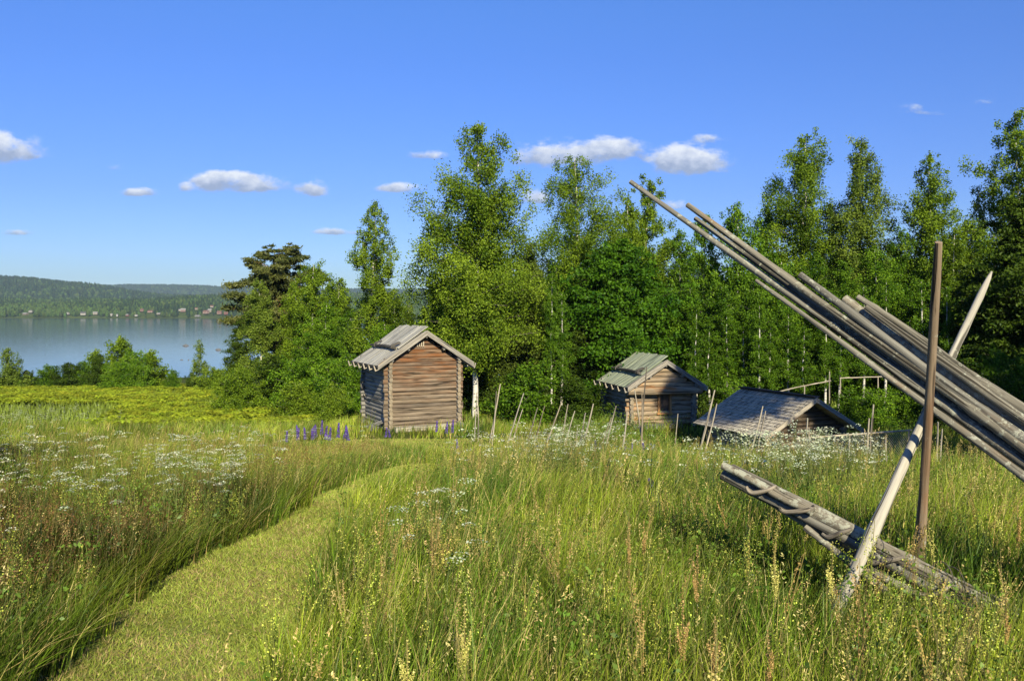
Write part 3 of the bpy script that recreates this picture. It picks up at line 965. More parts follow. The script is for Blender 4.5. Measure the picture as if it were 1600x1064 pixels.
# (proto, px, top, depth, half width px, label)
FILL = [
    # left wood, between the lake and the largest cabin
    ('dark_a', 378, 488, 70, 27, 'dark broadleaf tree at the very edge of the lake under the pine'),
    ('bush_d', 432, 555, 62, 44, 'dark shrub under the slim birch in front of the pine'),
    ('bush_a', 476, 545, 60, 38, 'rounded shrub right below the pine limbs'),
    ('birch_a', 462, 430, 68, 26, 'birch with pale stem squeezed between pine and forked birch'),
    ('aspen_b', 512, 470, 58, 34, 'leafy green tree left of the slender weeping birch'),
    ('aspen_a', 548, 480, 57, 32, 'leafy tree standing under the slender weeping birch'),
    ('bush_a', 515, 560, 54, 36, 'bright green shrub left of the largest cabin'),
    ('bush_b', 545, 548, 52, 28, 'tall shrub touching the left corner of the largest cabin'),
    ('birch_a', 616, 446, 60, 28, 'low birch behind the roof of the largest cabin'),
    ('birch_b', 640, 470, 66, 22, 'faint small birch in the gap under the open sky'),
    ('aspen_c', 664, 474, 58, 22, 'small pointed tree behind the ridge of the largest cabin'),
    ('aspen_b', 602, 500, 52, 34, 'dense small tree directly behind the left roof slope'),
    ('bush_y', 462, 596, 52, 30, 'yellow green bush among the bracken left of the largest cabin'),
    ('bush_y', 520, 600, 47, 26, 'yellow green bush close to the left wall of the largest cabin'),
    # between largest cabin and maple
    ('aspen_a', 694, 440, 52, 34, 'green tree behind the right roof slope of the largest cabin'),
    ('dark_a', 700, 520, 50, 44, 'dark low tree in the shade right of the largest cabin'),
    ('bush_d', 806, 578, 45, 36, 'dark shrub behind the pair of stakes right of the largest cabin'),
    ('bush_b', 828, 565, 44, 46, 'dull green shrub mass behind the leaning stakes'),
    ('aspen_a', 868, 400, 54, 40, 'tree with hidden stem left of the maple'),
    ('dark_a', 892, 480, 49, 44, 'dark tree filling the hollow left of the maple'),
    ('bush_d', 900, 590, 43, 40, 'dark shrub left of the small cabin'),
    ('birch_a', 980, 300, 60, 36, 'birch whose top shows left of the longest pole tip'),
    # behind the two small cabins
    ('aspen_c', 1062, 350, 55, 38, 'pointed aspen just right of the maple'),
    ('aspen_b', 1098, 330, 58, 36, 'aspen beneath the second pole tip'),
    ('aspen_a', 1080, 440, 50, 42, 'aspen with thin grey stem behind the ridge of the small cabin'),
    ('aspen_b', 1150, 310, 55, 40, 'light green aspen with its top under the two long poles'),
    ('aspen_c', 1198, 312, 58, 36, 'aspen left of the tall dark headed birch'),
    ('aspen_a', 1128, 440, 48, 44, 'aspen right of the small cabin roof'),
    ('aspen_c', 1178, 420, 48, 38, 'aspen with visible stem above the low shingled roof'),
    ('aspen_b', 1222, 400, 50, 40, 'lush aspen behind the shingled roof ridge'),
    ('aspen_a', 1272, 390, 50, 42, 'aspen below the tall dark headed birch'),
    ('birch_b', 1300, 310, 57, 32, 'narrow birch squeezed between the two tall birches above the poles'),
    ('aspen_c', 1318, 400, 49, 38, 'aspen behind the middle of the leaning poles'),
    ('aspen_b', 1366, 380, 50, 40, 'light aspen left of the brown upright stake'),
    ('aspen_a', 1408, 350, 54, 36, 'aspen with a dead twig left of the pointed birch'),
    ('aspen_c', 1420, 460, 48, 42, 'dark aspen behind the brown upright stake'),
    ('birch_a', 1490, 350, 52, 34, 'birch between the pointed birch and the dark tree at the right edge'),
    ('dark_a', 1500, 440, 47, 52, 'dark broad tree behind the pale slanting stake'),
    ('birch_b', 1530, 285, 54, 28, 'wispy weeping birch left of the highest birch at the right edge'),
    ('dark_a', 1555, 400, 46, 50, 'shaded tree behind the top of the pale slanting stake'),
    ('aspen_a', 1640, 330, 48, 60, 'aspen just cut off by the right edge of the picture'),
    ('bush_d', 1112, 600, 46, 40, 'dark shrub between the two small cabins'),
    ('bush_a', 1150, 592, 45, 26, 'shrub behind the upper end of the shingled roof'),
    ('bush_b', 1328, 606, 42.5, 34, 'leafy shrub right of the shingled roof ridge'),
    ('bush_a', 1372, 606, 41.5, 36, 'shrub with blue lupins at its foot behind the wire fence'),
    ('bush_a', 1424, 604, 42, 32, 'shrub left of the crossing of the two stakes'),
    ('bush_d', 1505, 560, 40, 52, 'dark shrub behind the pale slanting stake'),
    ('bush_b', 1560, 545, 40, 44, 'shrub under the leaning poles at the right'),
    ('bush_a', 1610, 560, 40, 44, 'shrub at the right edge under the dark tree'),
    # row before the lake
    ('bush_d', 42, 578, 95, 14, 'low dark shrub right of the young birch at the left edge'),
    ('bush_b', 78, 570, 96, 24, 'left end shrub of the dark hedge before the lake'),
    ('bush_d', 108, 566, 96, 24, 'second shrub of the dark hedge before the lake'),
    ('bush_b', 132, 563, 97, 20, 'small topped shrub in the middle of the hedge before the lake'),
    ('bush_d', 155, 553, 96, 20, 'shrub just left of the tallest young birch before the lake'),
    ('bush_c', 190, 524, 92, 26, 'tallest young birch in the hedge before the lake'),
    ('bush_a', 208, 548, 91, 24, 'full green shrub right of the tallest young birch'),
    ('bush_c', 236, 546, 93, 22, 'young birch at the right end of the hedge'),
    ('bush_c', 150, 545, 99, 16, 'thin topped birch behind the hedge before the lake'),
    ('bush_a', 184, 566, 90, 26, 'wide green shrub at the foot of the tallest young birch'),
    ('bush_d', 254, 577, 94, 8, 'tiny dark shrub right of the hedge'),
    ('bush_b', 271, 577, 92, 13, 'single round shrub between hedge and thin birch'),
    ('bush_d', 300, 582, 92, 11, 'little shrub at the foot of the thin lone birch'),
    ('bush_y', 336, 574, 84, 26, 'yellow green shrub left of the dark broadleaf tree by the lake'),
    ('bush_y', 365, 568, 76, 28, 'yellow green shrub under the pine at the lake side'),
    ('bush_b', 16, 572, 93, 20, 'shrub under the young birch at the left edge'),
    ('bush_d', -20, 566, 93, 26, 'shrub cut by the left edge before the lake'),
]
for i, (pr, px, top, Y, hw, label) in enumerate(FILL):
    H = Hat(px, top, Y); R = hw / FPX * Y * (1.22 if Y < 70 else 1.05)
    s = (R / BASER[pr], R / BASER[pr], H / BASEH[pr])
    kind = pr.split('_')[0]
    root = put_tree(KN[kind], label, 'shrub' if kind == 'bush' else 'tree', px, Y, PROTO[pr], group=FOREST, rz=rnd.uniform(0, 6.28), sc=s)

for i, (px, top) in enumerate(((1088, 470), (1108, 500), (1136, 480), (1162, 505), (1186, 470), (1204, 500), (1232, 480), (1256, 505), (1290, 480), (1312, 470), (1350, 440), (1384, 430), (1440, 430), (1480, 440), (862, 420), (878, 450))):
    Y = rnd.uniform(44.6, 46.2) if px > 1080 else 47.5
    H = Hat(px, top, Y); R_ = rnd.uniform(16, 24) / FPX * Y
    put_tree('young_birch', 'slender young tree with a bare pale stem at the front of the wood', 'tree', px, Y, PROTO['stem'], group='slender young trees at the front of the wood', rz=rnd.uniform(0, 6.28), sc=(R_, R_, H / 10))

# second row deeper in the wood, seen only as green between the stems; alike from the meadow
for i in range(30):
    px = 690 + i * 33 + rnd.uniform(-10, 10)
    Y = rnd.uniform(63, 72)
    top = rnd.uniform(385, 440)
    pr = rnd.choice(['aspen_a', 'aspen_c', 'dark_a', 'birch_a', 'dark_a'])
    H = Hat(px, top, Y); R = rnd.uniform(42, 54) / FPX * Y
    put_tree(KN[pr.split('_')[0]], 'half hidden tree deep inside the wood behind the front row', 'tree', px, Y, PROTO[pr], group='half hidden trees deep inside the wood', rz=rnd.uniform(0, 6.28), sc=(R / BASER[pr], R / BASER[pr], H / BASEH[pr]))

# unseen trees, crowns placed to shade the small cabins; left pair added for meadow shade
for (x, y, H, R, pr) in ((15.1, 16, 15.2, 1.6, 'tall_top'), (18.5, 16.2, 12.2, 2.4, 'tall_top'), (21.5, 19, 12, 2.6, 'dark_a'), (26.5, 26, 12, 3.0, 'dark_a'), (-8.7, 6.4, 9.5, 2.5, 'dark_a'), (-12.6, 6.4, 10.0, 2.8, 'dark_a')):
    root = empty('leafy_tree', (x, y, G(x, y)), 'tall tree beside the meadow, outside the picture', 'tree', 'trees beside the meadow outside the picture', rnd.uniform(0, 6))
    root.scale = (R / BASER[pr], R / BASER[pr], H / BASEH[pr])
    link('trunk', PROTO[pr][0], root); link('crown', PROTO[pr][1], root)

#@@HUTS
# ------------------------------------------------------------------ log cabins
def log_line(mb, a, b, r, flat=None, mi=0, capmi=1, bulge=.0):
    a = Vector(a); b = Vector(b)
    n = 7
    pts = []; rr = []
    tp_ = rnd.uniform(-.03, .03)
    for i in range(n):
        f = i / (n - 1)
        pts.append(a.lerp(b, f) + Vector((0, 0, rnd.uniform(-.004, .004))))
        rr.append(r * (1 + tp_ * (f - .5) * 2 + rnd.uniform(-.02, .02)))
    mb.tube(pts, rr, 12, flat=flat, capmi=capmi, mi=mi, up=(0, 0, 1))


def slope_boards(mb, x0, z0, x1, z1, ya, yb, bw, t, end_jit, mi=0, lift=0.0, warp=.008):
    """boards lying down a roof slope from (x0,z0) to (x1,z1), set side by side along y"""
    y = ya; end_jit *= 1.8; warp *= 1.6
    sl = Vector((x1 - x0, 0, z1 - z0)).normalized()
    nrm = Vector((-sl.z, 0, sl.x))
    if nrm.z < 0: nrm = -nrm
    while y < yb - .02:
        w = min(bw * rnd.uniform(.85, 1.15), yb - y)
        j0 = rnd.uniform(-end_jit, end_jit); j1 = rnd.uniform(-end_jit, end_jit)
        h = lift + rnd.uniform(0, .016)
        p0 = Vector((x0, y + w / 2, z0)) + sl * j0 + nrm * h
        p1 = Vector((x1, y + w / 2, z1)) + sl * j1 + nrm * h
        mb.board(p0, p1, (0, 1, 0), w - .010, nrm, t * rnd.uniform(.8, 1.1), mi=mi, jit=.002, segs=4, warp=rnd.uniform(-warp, warp))
        y += w


def cabin(name, label, px, Y, zb, yaw, W, L, wall_h, pitch, over, nlog, mats, front_over=.42, back_over=.5, loft=None, hewn=True):
    x = (px - CX) / FPX * Y
    root = empty(name, (x, Y, zb), label, 'log cabin', 'old timber buildings', math.radians(yaw))
    h = wall_h / nlog
    tanp = math.tan(math.radians(pitch))
    ridge = wall_h + tanp * W / 2
    pr = .25
    # side walls (logs along y), half a log higher
    for sx, wn in ((0, 'left_wall'), (W, 'right_wall')):
        mb = MB()
        for i in range(nlog):
            e1 = pr * rnd.uniform(.8, 1.15); e2 = pr * rnd.uniform(.8, 1.15)
            log_line(mb, (sx, -e1, h * (i + .5)), (sx, L + e2, h * (i + .5)), h * .53, flat=(1.0, .85, .85))
        mb.build('side_wall', [mats['side'], mats['end']], root)
    for sy, wn in ((0, 'front'), (L, 'back')):
        mb = MB()
        for i in range(nlog):
            e1 = pr * rnd.uniform(.85, 1.15); e2 = pr * rnd.uniform(.85, 1.15)
            z = h * (i + 1.0) if i < nlog else 0
            if loft and sy == 0 and z > loft - h * .5:
                break
            if sy == 0 and loft:   # opening for the window
                (wx0, wx1, wz0, wz1) = (1.42, 2.02, .72, 1.55)
                if wz0 < z < wz1 + h * .3:
                    log_line(mb, (-e1, sy, z), (wx0 - .05, sy, z), h * .52, flat=(1.0, .8, .8))
                    log_line(mb, (wx1 + .05, sy, z), (W + e2, sy, z), h * .52, flat=(1.0, .8, .8))
                    continue
            log_line(mb, (-e1, sy, z), (W + e2, sy, z), h * (.500 if hewn else .53), flat=(1.0, .62, .72) if (hewn and sy == 0) else (1.0, .85, .85))
        # gable logs
        i = nlog
        zt = h * (nlog + 1)
        y = sy
        k = 0
        if loft and sy == 0:
            y = -.38
            z = loft + .12
            # the loft's overhanging beam and logs
            log_line(mb, (-.30, y - .05, z - .02), (W + .30, y - .05, z - .02), h * .85, flat=(1.0, .9, .7))
            log_line(mb, (-.2, -.02, z - .1), (-.2, -.42, z - .1), h * .4)
            z += h * 1.2
            while z < ridge - h * .6:
                half = min(W / 2 + .22, (ridge - z - h * .05) / tanp)
                if half < .12: break
                log_line(mb, (W / 2 - half, y, z), (W / 2 + half, y, z), h * .53, flat=(1.0, .75, .7))
                z += h
        else:
            z = zt
            while z < ridge - h * .2:
                half = (ridge - z - h * .05) / tanp
                if half < .12: break
                log_line(mb, (W / 2 - half, y, z), (W / 2 + half, y, z), h * .500, flat=(1.0, .62, .72) if hewn else (1, .85, .85))
                z += h
        w = mb.build('front_wall' if sy == 0 else 'back_wall', [mats['front'] if sy == 0 else mats['side'], mats['end']], root)
        if loft and sy == 0:
            (wx0, wx1, wz0, wz1) = (1.42, 2.02, .72, 1.62)
            fr = MB()
            for xx in (wx0, wx1):
                fr.board((xx, -.10, wz0 - .02), (xx, -.10, wz1), (1, 0, 0), .11, (0, 1, 0), .12)
            win = fr.build('window', M['orange_wood'], root)
            sh = MB()
            for q in range(3):
                sh.board((wx0 + .14 + q * .165, .0, wz0), (wx0 + .14 + q * .165, .0, wz1 - .02), (1, 0, 0), .155, (0, 1, 0), .04)
            sh.board((wx0 + .08, -.04, wz0 + .28), (wx1 - .08, -.04, wz0 + .28), (0, 0, 1), .035, (0, 1, 0), .03)
            sh.build('shutter', M['shutter'], win)
            sl = MB(); sl.board((wx0 - .1, -.1, wz0 - .07), (wx1 + .1, -.1, wz0 - .07), (0, 0, 1), .08, (0, 1, 0), .16); sl.build('sill', M['orange_wood'], win)
    # dark boarded ceiling so no light leaks under the eaves
    fl = MB(); fl.board((W / 2, .1, wall_h + .02), (W / 2, L - .1, wall_h + .02), (1, 0, 0), W - .1, (0, 0, 1), .05); fl.build('ceiling', M['dark_wood'], root)
    # roof
    hs = W / 2 + over
    ya, yb = -front_over - (.30 if loft else 0), L + back_over
    rz_ = ridge + .14
    def zr(d):  # height of roof plane at distance d from ridge
        return rz_ - tanp * d
    mb = MB()
    xm = W / 2
    # under boards / purlins
    split = hs * .52
    slope_boards(mb, xm, zr(0), xm - hs, zr(hs), ya, yb, .19, .03, .02)
    slope_boards(mb, xm, zr(0), xm + hs, zr(hs), ya, yb, .19, .03, .02)
    # upper tier on the left slope, standing out over the ridge
    sl = Vector((-1, 0, -tanp)).normalized(); nr = Vector((-tanp, 0, 1)).normalized()
    top = Vector((xm, 0, rz_)) - sl * .38 + nr * .10
    bot = Vector((xm - split, 0, zr(split))) + nr * .06
    slope_boards(mb, top.x, top.z, bot.x, bot.z, ya + .55, yb - .05, .20, .028, .03)
    roof = mb.build('roof', mats['roof'], root)
    # weight pole across the left slope
    mb = MB()
    pp = Vector((xm - split - .02, 0, zr(split + .02))) + nr * .15
    mb.tube([(pp.x, ya + .75, pp.z), (pp.x + .02, (ya + yb) / 2, pp.z + .03), (pp.x, yb - .1, pp.z)], [.075, .07, .06], 10, rough=.05)
    for yy in (ya + .8, ya + 1.0, yb - .9):
        mb.tube([(pp.x + .28, yy, pp.z + .22), (pp.x - .05, yy + .02, pp.z + .1), (pp.x - .1, yy, pp.z - .05)], [.05, .045, .03], 8)
    mb.build('weight_pole', M['dark_wood'], roof)
    # barge boards on the front edge
    mb = MB()
    for sgn in (-1, 1):
        e = hs + .05
        mb.board((xm + sgn * .0, ya - .02, zr(0) + .02), (xm + sgn * e, ya - .02, zr(e) + .02), (0, 0, 1), .24, (0, 1, 0), .035, segs=3, jit=.003)
        mb.board((xm + sgn * .0, ya + .10, zr(0) + .10), (xm + sgn * e, ya + .10, zr(e) + .10), (0, 1, 0), .22, (0, 0, 1), .03, segs=3, jit=.003)
    mb.build('barge_board', M['barge'], roof)
    # purlins and ridge log carrying the roof
    mb = MB()
    for dx in (0, W / 2 * .98, -W / 2 * .98, W * .26, -W * .26):
        zz = zr(abs(dx)) - .13
        mb.tube([(xm + dx, ya + .08, zz), (xm + dx, yb - .1, zz)], .085, 10, rough=.03)
    mb.build('purlin', mats['side'], roof)
    # hooked rafters under the left and right eaves
    for sgn in (-1, 1):
        nh = 6
        for i in range(nh):
            yy = ya + .12 + (yb - ya - .3) * i / (nh - 1)
            e = hs + .02
            hk = MB()
            tipx = xm + sgn * (hs + .02)
            hk.tube([(xm + sgn * (W / 2 - .1), yy, zr(W / 2 - .1) - .09), (tipx - sgn * .05, yy, zr(hs) - .11), (tipx + sgn * .10, yy, zr(hs) - .17), (tipx + sgn * .17, yy, zr(hs) + .06)], [.038, .04, .045, .03], 7)
            hk.build('rafter', M['stake'], roof)
        g = MB()
        g.board((xm + sgn * (hs + .03), ya + .03, zr(hs) + .0), (xm + sgn * (hs + .03), yb - .03, zr(hs) + .0), (0, 0, 1), .10, (1, 0, 0), .05, segs=4, jit=.004)
        g.build('eave_board', M['dark_wood'] if sgn < 0 else M['barge'], roof)
    return root, ridge, h


big, rdg, hlog = cabin('log_cabin', 'largest and tallest log cabin, brown windowless gable and grey board roof', 608, 38.0, -3.66, 26, 3.28, 3.6, 3.18, 33, .60, 17,
    dict(side=M['log_side'], front=M['log_front'], end=M['log_end'], roof=M['roof_grey']))
# louvre in the gable top, light sill plank and fallen boards at the corner
lv = MB()
for q in range(4):
    lv.board((1.64 - .36 + q * .10, -.125, 3.78), (1.64 - .36 + q * .10, -.125, 3.95 + q * .02), (1, 0, 0), .05, (0, 1, 0), .02)
lv.build('louvre', M['stake'], big)
sp = MB(); sp.board((.15, -.42, .14), (2.75, -.40, .17), (0, 0, 1), .22, (0, 1, 0), .25, segs=3, jit=.01)
sp.build('sill_beam', M['pole_pale'], big)
for k, (a, b, r_) in enumerate((((-.5, .9, .0), (-.42, .9, .0), .24), ((-.35, 2.6, .0), (-.3, 2.6, .0), .26), ((3.35, -.1, .0), (3.4, -.1, .0), .24))):
    st = MB(); st.tube([(a[0] - .18, a[1], -.1), (a[0], a[1], .12), (a[0] + .25, a[1], .05)], [r_ * .7, r_, r_ * .6], 8, rough=.2)
    o = st.build('corner_stone', M['stone'], big)
mb = MB()
mb.board((-.75, 1.2, .10), (-.10, .55, .42), (0, 1, .2), .30, (0, -.3, 1), .04)
fb = mb.build('loose_board', M['log_side'], None, (0, 0, 0))
fb.location = big.location; fb.rotation_euler = big.rotation_euler
tag(fb, 'grey board leaning against the left corner of the largest cabin', 'board')

small, _, _ = cabin('log_cabin', 'small log cabin with mossy green roof, overhanging loft and one shuttered window', 985, 41.2, -3.9, 13, 3.20, 3.6, 2.02, 32, .36, 9,
    dict(side=M['log_side'], front=M['log_small'], end=M['log_end'], roof=M['roof_green']), loft=1.70, hewn=False)
sb = MB(); sb.board((-.1, -.55, .10), (2.4, -.55, .12), (0, 0, 1), .2, (0, 1, 0), .35, segs=3, jit=.01)
sb.build('door_step', M['log_side'], small)

# low shingled building
S3, L3, rise3 = 5.0, 4.8, 1.42
x3 = (1195 - CX) / FPX * 33
root = empty('log_barn', (x3, 33, -5.05), 'low timber barn with a wide grey shingled roof and dark open gable', 'log barn', 'old timber buildings', math.radians(22))
EZ = -3.2 + 5.05
def zr3(d): return EZ + rise3 * (1 - d / (S3 / 2))
mb = MB()
rows = 14
xm = S3 / 2
sl = Vector((-S3 / 2, 0, -rise3)).normalized()
for sgn in (-1, 1):
    nr = Vector((sgn * rise3, 0, S3 / 2)).normalized()
    dn = Vector((sgn * S3 / 2, 0, -rise3)).normalized()
    ln = math.hypot(S3 / 2, rise3)
    mb.board(Vector((xm, .02, zr3(0))) + dn * ln * .5 - nr * .03, Vector((xm, L3 - .02, zr3(0))) + dn * ln * .5 - nr * .03, dn, ln - .02, nr, .03)
    for r_ in range(rows):
        a = r_ * ln / rows; b = a + ln / rows + .09
        y = 0
        off = rnd.uniform(0, .1)
        while y < L3 - .02:
            w = min(rnd.uniform(.10, .17) if y > 0 else .07 + off, L3 - y)
            p0 = Vector((xm, y + w / 2, zr3(0))) + dn * a + nr * .008
            p1 = Vector((xm, y + w / 2, zr3(0))) + dn * min(b + rnd.uniform(-.012, .012), ln + .03) + nr * rnd.uniform(.042, .052)
            mb.board(p0, p1, (0, 1, 0), w - .004, nr, .018)
            y += w
rf = mb.build('roof', M['roof_brown'], root, smooth=False)
mb = MB()
mb.board((xm - .06, -.03, zr3(0) + .07), (xm - .06, L3 + .03, zr3(0) + .07), (1, 0, -.55), .2, (.5, 0, 1), .03, segs=3, jit=.003)
mb.board((xm + .07, -.03, zr3(0) + .06), (xm + .07, L3 + .03, zr3(0) + .06), (1, 0, .55), .2, (-.5, 0, 1), .03, segs=3, jit=.003)
mb.build('ridge_board', M['dark_wood'], rf)
mb = MB()
for sgn in (-1, 1):
    mb.board((xm, -.04, zr3(0) - .03), (xm + sgn * (S3 / 2 + .02), -.04, zr3(S3 / 2) - .03), (0, 0, 1), .2, (0, 1, 0), .035, segs=3, jit=.003)
mb.build('barge_board', M['barge'], rf)
mb = MB()
hh = .19
z = hh / 2
wi = .55
while z < EZ + .12:
    log_line(mb, (wi - .2, .75, z), (S3 - wi + .2, .75, z), hh * .53); z += hh
while z < zr3(0) - .15:
    half = (zr3(0) - z - .12) / (rise3 / (S3 / 2))
    if half < .15: break
    log_line(mb, (xm - half, .75, z), (xm + half, .75, z), hh * .53); z += hh
mb.build('front_wall', [M['log_dark'], M['log_end']], root)
for sx in (wi, S3 - wi):
    mb = MB(); z = hh
    while z < EZ + .15:
        log_line(mb, (sx, .5, z), (sx, L3 - .3, z), hh * .53); z += hh
    mb.build('side_wall', [M['log_side'], M['log_end']], root)
mb = MB(); z = hh / 2
while z < EZ + .12:
    log_line(mb, (wi - .2, L3 - .5, z), (S3 - wi + .2, L3 - .5, z), hh * .53); z += hh
while z < zr3(0) - .2:
    half = (zr3(0) - z - .12) / (rise3 / (S3 / 2))
    log_line(mb, (xm - half, L3 - .5, z), (xm + half, L3 - .5, z), hh * .53); z += hh
mb.build('back_wall', [M['log_dark'], M['log_end']], root)

#@@POLES
# ------------------------------------------------------------------ foreground poles and stakes
def pole_obj(name, pts, rad, mat, label=None, cat=None, group=None, parent=None, sides=12, knots=5, sharp=False, segs=None, bend=.004, rough=.045):
    """a tapered pole through pts (world); mesh local to its lower end"""
    pts = [Vector(p) for p in pts]
    # densify with Catmull-Rom
    dense = []; rr = []
    n = len(pts)
    if isinstance(rad, (int, float)): rad = [rad] * n
    sub = segs or 8
    for i in range(n - 1):
        p0 = pts[max(i - 1, 0)]; p1 = pts[i]; p2 = pts[i + 1]; p3 = pts[min(i + 2, n - 1)]
        for k in range(sub):
            t = k / sub
            q = 0.5 * ((2 * p1) + (-p0 + p2) * t + (2 * p0 - 5 * p1 + 4 * p2 - p3) * t * t + (-p0 + 3 * p1 - 3 * p2 + p3) * t ** 3)
            dense.append(q); rr.append(rad[i] * (1 - t) + rad[i + 1] * t)
    dense.append(pts[-1]); rr.append(rad[-1])
    m = len(dense)
    ph = rnd.uniform(0, 6)
    for i in range(m):
        f = i / (m - 1)
        dense[i] = dense[i] + Vector((math.sin(f * 7 + ph), math.cos(f * 5 + ph), math.sin(f * 9 + ph * 2))) * bend
        rr[i] *= 1 + .04 * math.sin(f * 23 + ph) + rnd.uniform(-.02, .02)
    for _ in range(knots):
        k = rnd.randrange(1, m - 1); rr[k] *= 1.10
    if sharp:
        rr[-1] *= .35; rr[-2] *= .8
    base = dense[0].copy()
    mb = MB()
    mb.tube([d - base for d in dense], rr, sides, rough=rough)
    o = mb.build(name, mat, parent, base if parent is None else base - parent.location)
    if label: tag(o, label, cat, group)
    return o


def pline(pxs, y0, y1, x0=985.0, x1=1600.0):
    """photo points -> world; depth runs linearly in 1/Y from y0 at column x0 to y1 at column x1"""
    out = []
    for (px, py) in pxs:
        t = (px - x0) / (x1 - x0)
        iv = (1 / y0) * (1 - t) + (1 / y1) * t
        out.append(P(px, py, 1 / iv))
    return out


def down(pts, zend=None):
    """extend the last stretch on to the ground beyond the frame"""
    a, b = pts[-2], pts[-1]
    d = (b - a).normalized()
    q = b.copy()
    for _ in range(400):
        q = q + d * .02
        if q.z < G(q.x, q.y) + .03: break
    return pts + [q]


GU = 'weathered poles leaning in the crossed stakes'
UP = [  # (label, points, left radius, right radius, depth offset)
    ('longest grey pole, its tip highest and farthest left of the leaning bundle', [(985, 284), (1087, 354), (1168, 412), (1264, 478), (1366, 557), (1442, 618), (1530, 676), (1600, 722)], .026, .045, .0, 'pole'),
    ('second long grey pole, its tip just below and right of the longest', [(1075, 321), (1150, 370), (1214, 414), (1315, 486), (1401, 562), (1447, 600), (1530, 650), (1600, 700)], .030, .045, -.03, 'pole'),
    ('thin dark pole squeezed between the two longest leaning poles', [(1086, 342), (1140, 386), (1203, 432), (1290, 492), (1380, 566), (1445, 612), (1530, 664), (1600, 712)], .024, .036, .07, 'pole'),
    ('thin pale pole hanging lowest under the leaning bundle', [(1181, 439), (1264, 501), (1325, 543), (1366, 569), (1422, 610), (1467, 648), (1530, 690), (1600, 745)], .017, .036, -.14, 'pole'),
    ('thick pole with blunt tip above the middle of the leaning bundle', [(1250, 430), (1325, 479), (1391, 530), (1450, 578), (1530, 632), (1600, 688)], .034, .044, -.02, 'pole'),
    ('lichen spotted pole with a broken end beside the blunt tipped one', [(1319, 468), (1352, 490), (1400, 524), (1460, 566), (1530, 618), (1600, 672)], .044, .046, .08, 'pole_lichen'),
    ('uppermost grey pole of the right half of the leaning bundle', [(1340, 465), (1401, 501), (1455, 541), (1518, 584), (1600, 640)], .026, .042, .16, 'pole'),
    ('pole with split end lying beneath the uppermost one', [(1352, 480), (1400, 510), (1470, 560), (1530, 606), (1600, 656)], .022, .040, .03, 'pole'),
    ('brown tinted pole low in the leaning bundle, seen right of the crossing', [(1395, 590), (1450, 628), (1500, 662), (1560, 700), (1600, 730)], .034, .036, .09, 'pole_brown'),
]
for (lb, pts, r0, r1, dy, mt) in UP:
    (ax, ay), (bx, by) = pts[0], pts[-1]
    pts = [(ax + (bx - ax) * t, ay + (by - ay) * t + (rnd.uniform(-2.5, 2.5) if 0 < t < 1 else 0)) for t in (0, .35, .7, 1)]
    w = pline(pts, 8.6 + dy, 5.85 + dy)
    n = len(w)
    w = down(w)
    rad = [.88 * (r0 + (r1 - r0) * (i / (n - 1)) ** .7) for i in range(n)] + [r1 * .9]
    pole_obj('leaning_pole', w, rad, M[mt], lb, 'pole', GU)

# crossed stakes
st = pole_obj('support_stake', [P(1432, 946, 6.75), P(1467, 378, 5.55)], [.037, .022], M['pole_brown'],
              'brown upright stake standing in front of the leaning poles', 'stake', 'crossed stakes holding the poles', sides=14, knots=8)
st2 = pole_obj('support_stake', [P(1284, 1004, 5.66), P(1354, 851, 6.04), P(1428, 690, 6.44), P(1488, 556, 6.83), P(1549, 424, 7.2)], [.044, .041, .036, .031, .024], M['pole_pale'],
               'pale slanting stake with sharpened tip behind the leaning poles', 'stake', 'crossed stakes holding the poles', sides=14, knots=9, sharp=True)

# tied pole bundle lying low: a section of pole fence bound with withes
base = P(1540, 960, 5.85); base.z = G(base.x, base.y)
fence = empty('pole_fence', base, 'low bundle of lichened rails tied with withes, half sunk in the grass', 'pole fence')
def low(pts, dy=0.0): return pline(pts, 7.0 + dy, 5.7 + dy, 1129.0, 1585.0)
LOW = [
    ([(1142, 735), (1167, 744), (1242, 780), (1304, 812), (1369, 846), (1441, 882), (1513, 921), (1590, 962)], .048, .046, .0, 'pole_lichen'),
    ([(1129, 727), (1160, 742), (1200, 764), (1270, 800)], .028, .030, -.10, 'pole_lichen'),
    ([(1129, 741), (1188, 774), (1260, 808), (1330, 856), (1405, 897), (1495, 938), (1550, 965)], .034, .042, -.04, 'pole'),
    ([(1180, 768), (1250, 812), (1304, 850), (1370, 890), (1441, 927), (1502, 963)], .026, .030, .06, 'pole'),
    ([(1257, 824), (1315, 873), (1387, 925), (1463, 985)], .022, .030, -.12, 'pole'),
    ([(1320, 845), (1375, 878), (1440, 912), (1520, 955)], .036, .038, .04, 'pole_brown'),
    ([(1340, 880), (1400, 915), (1470, 948), (1540, 990)], .028, .028, -.05, 'pole'),
    ([(1270, 795), (1330, 832), (1400, 872), (1470, 905), (1560, 950)], .030, .036, .12, 'pole'),
]
for (pts, r0, r1, dy, mt) in LOW:
    (ax, ay), (bx, by) = pts[0], pts[-1]
    pts = [(ax + (bx - ax) * t, ay + (by - ay) * t + (rnd.uniform(-2, 2) if 0 < t < 1 else 0)) for t in (0, .4, .7, 1)]
    w = low(pts, dy)
    n = len(w)
    pole_obj('rail', w, [1.13 * (r0 + (r1 - r0) * i / (n - 1)) for i in range(n)], M[mt], parent=fence)
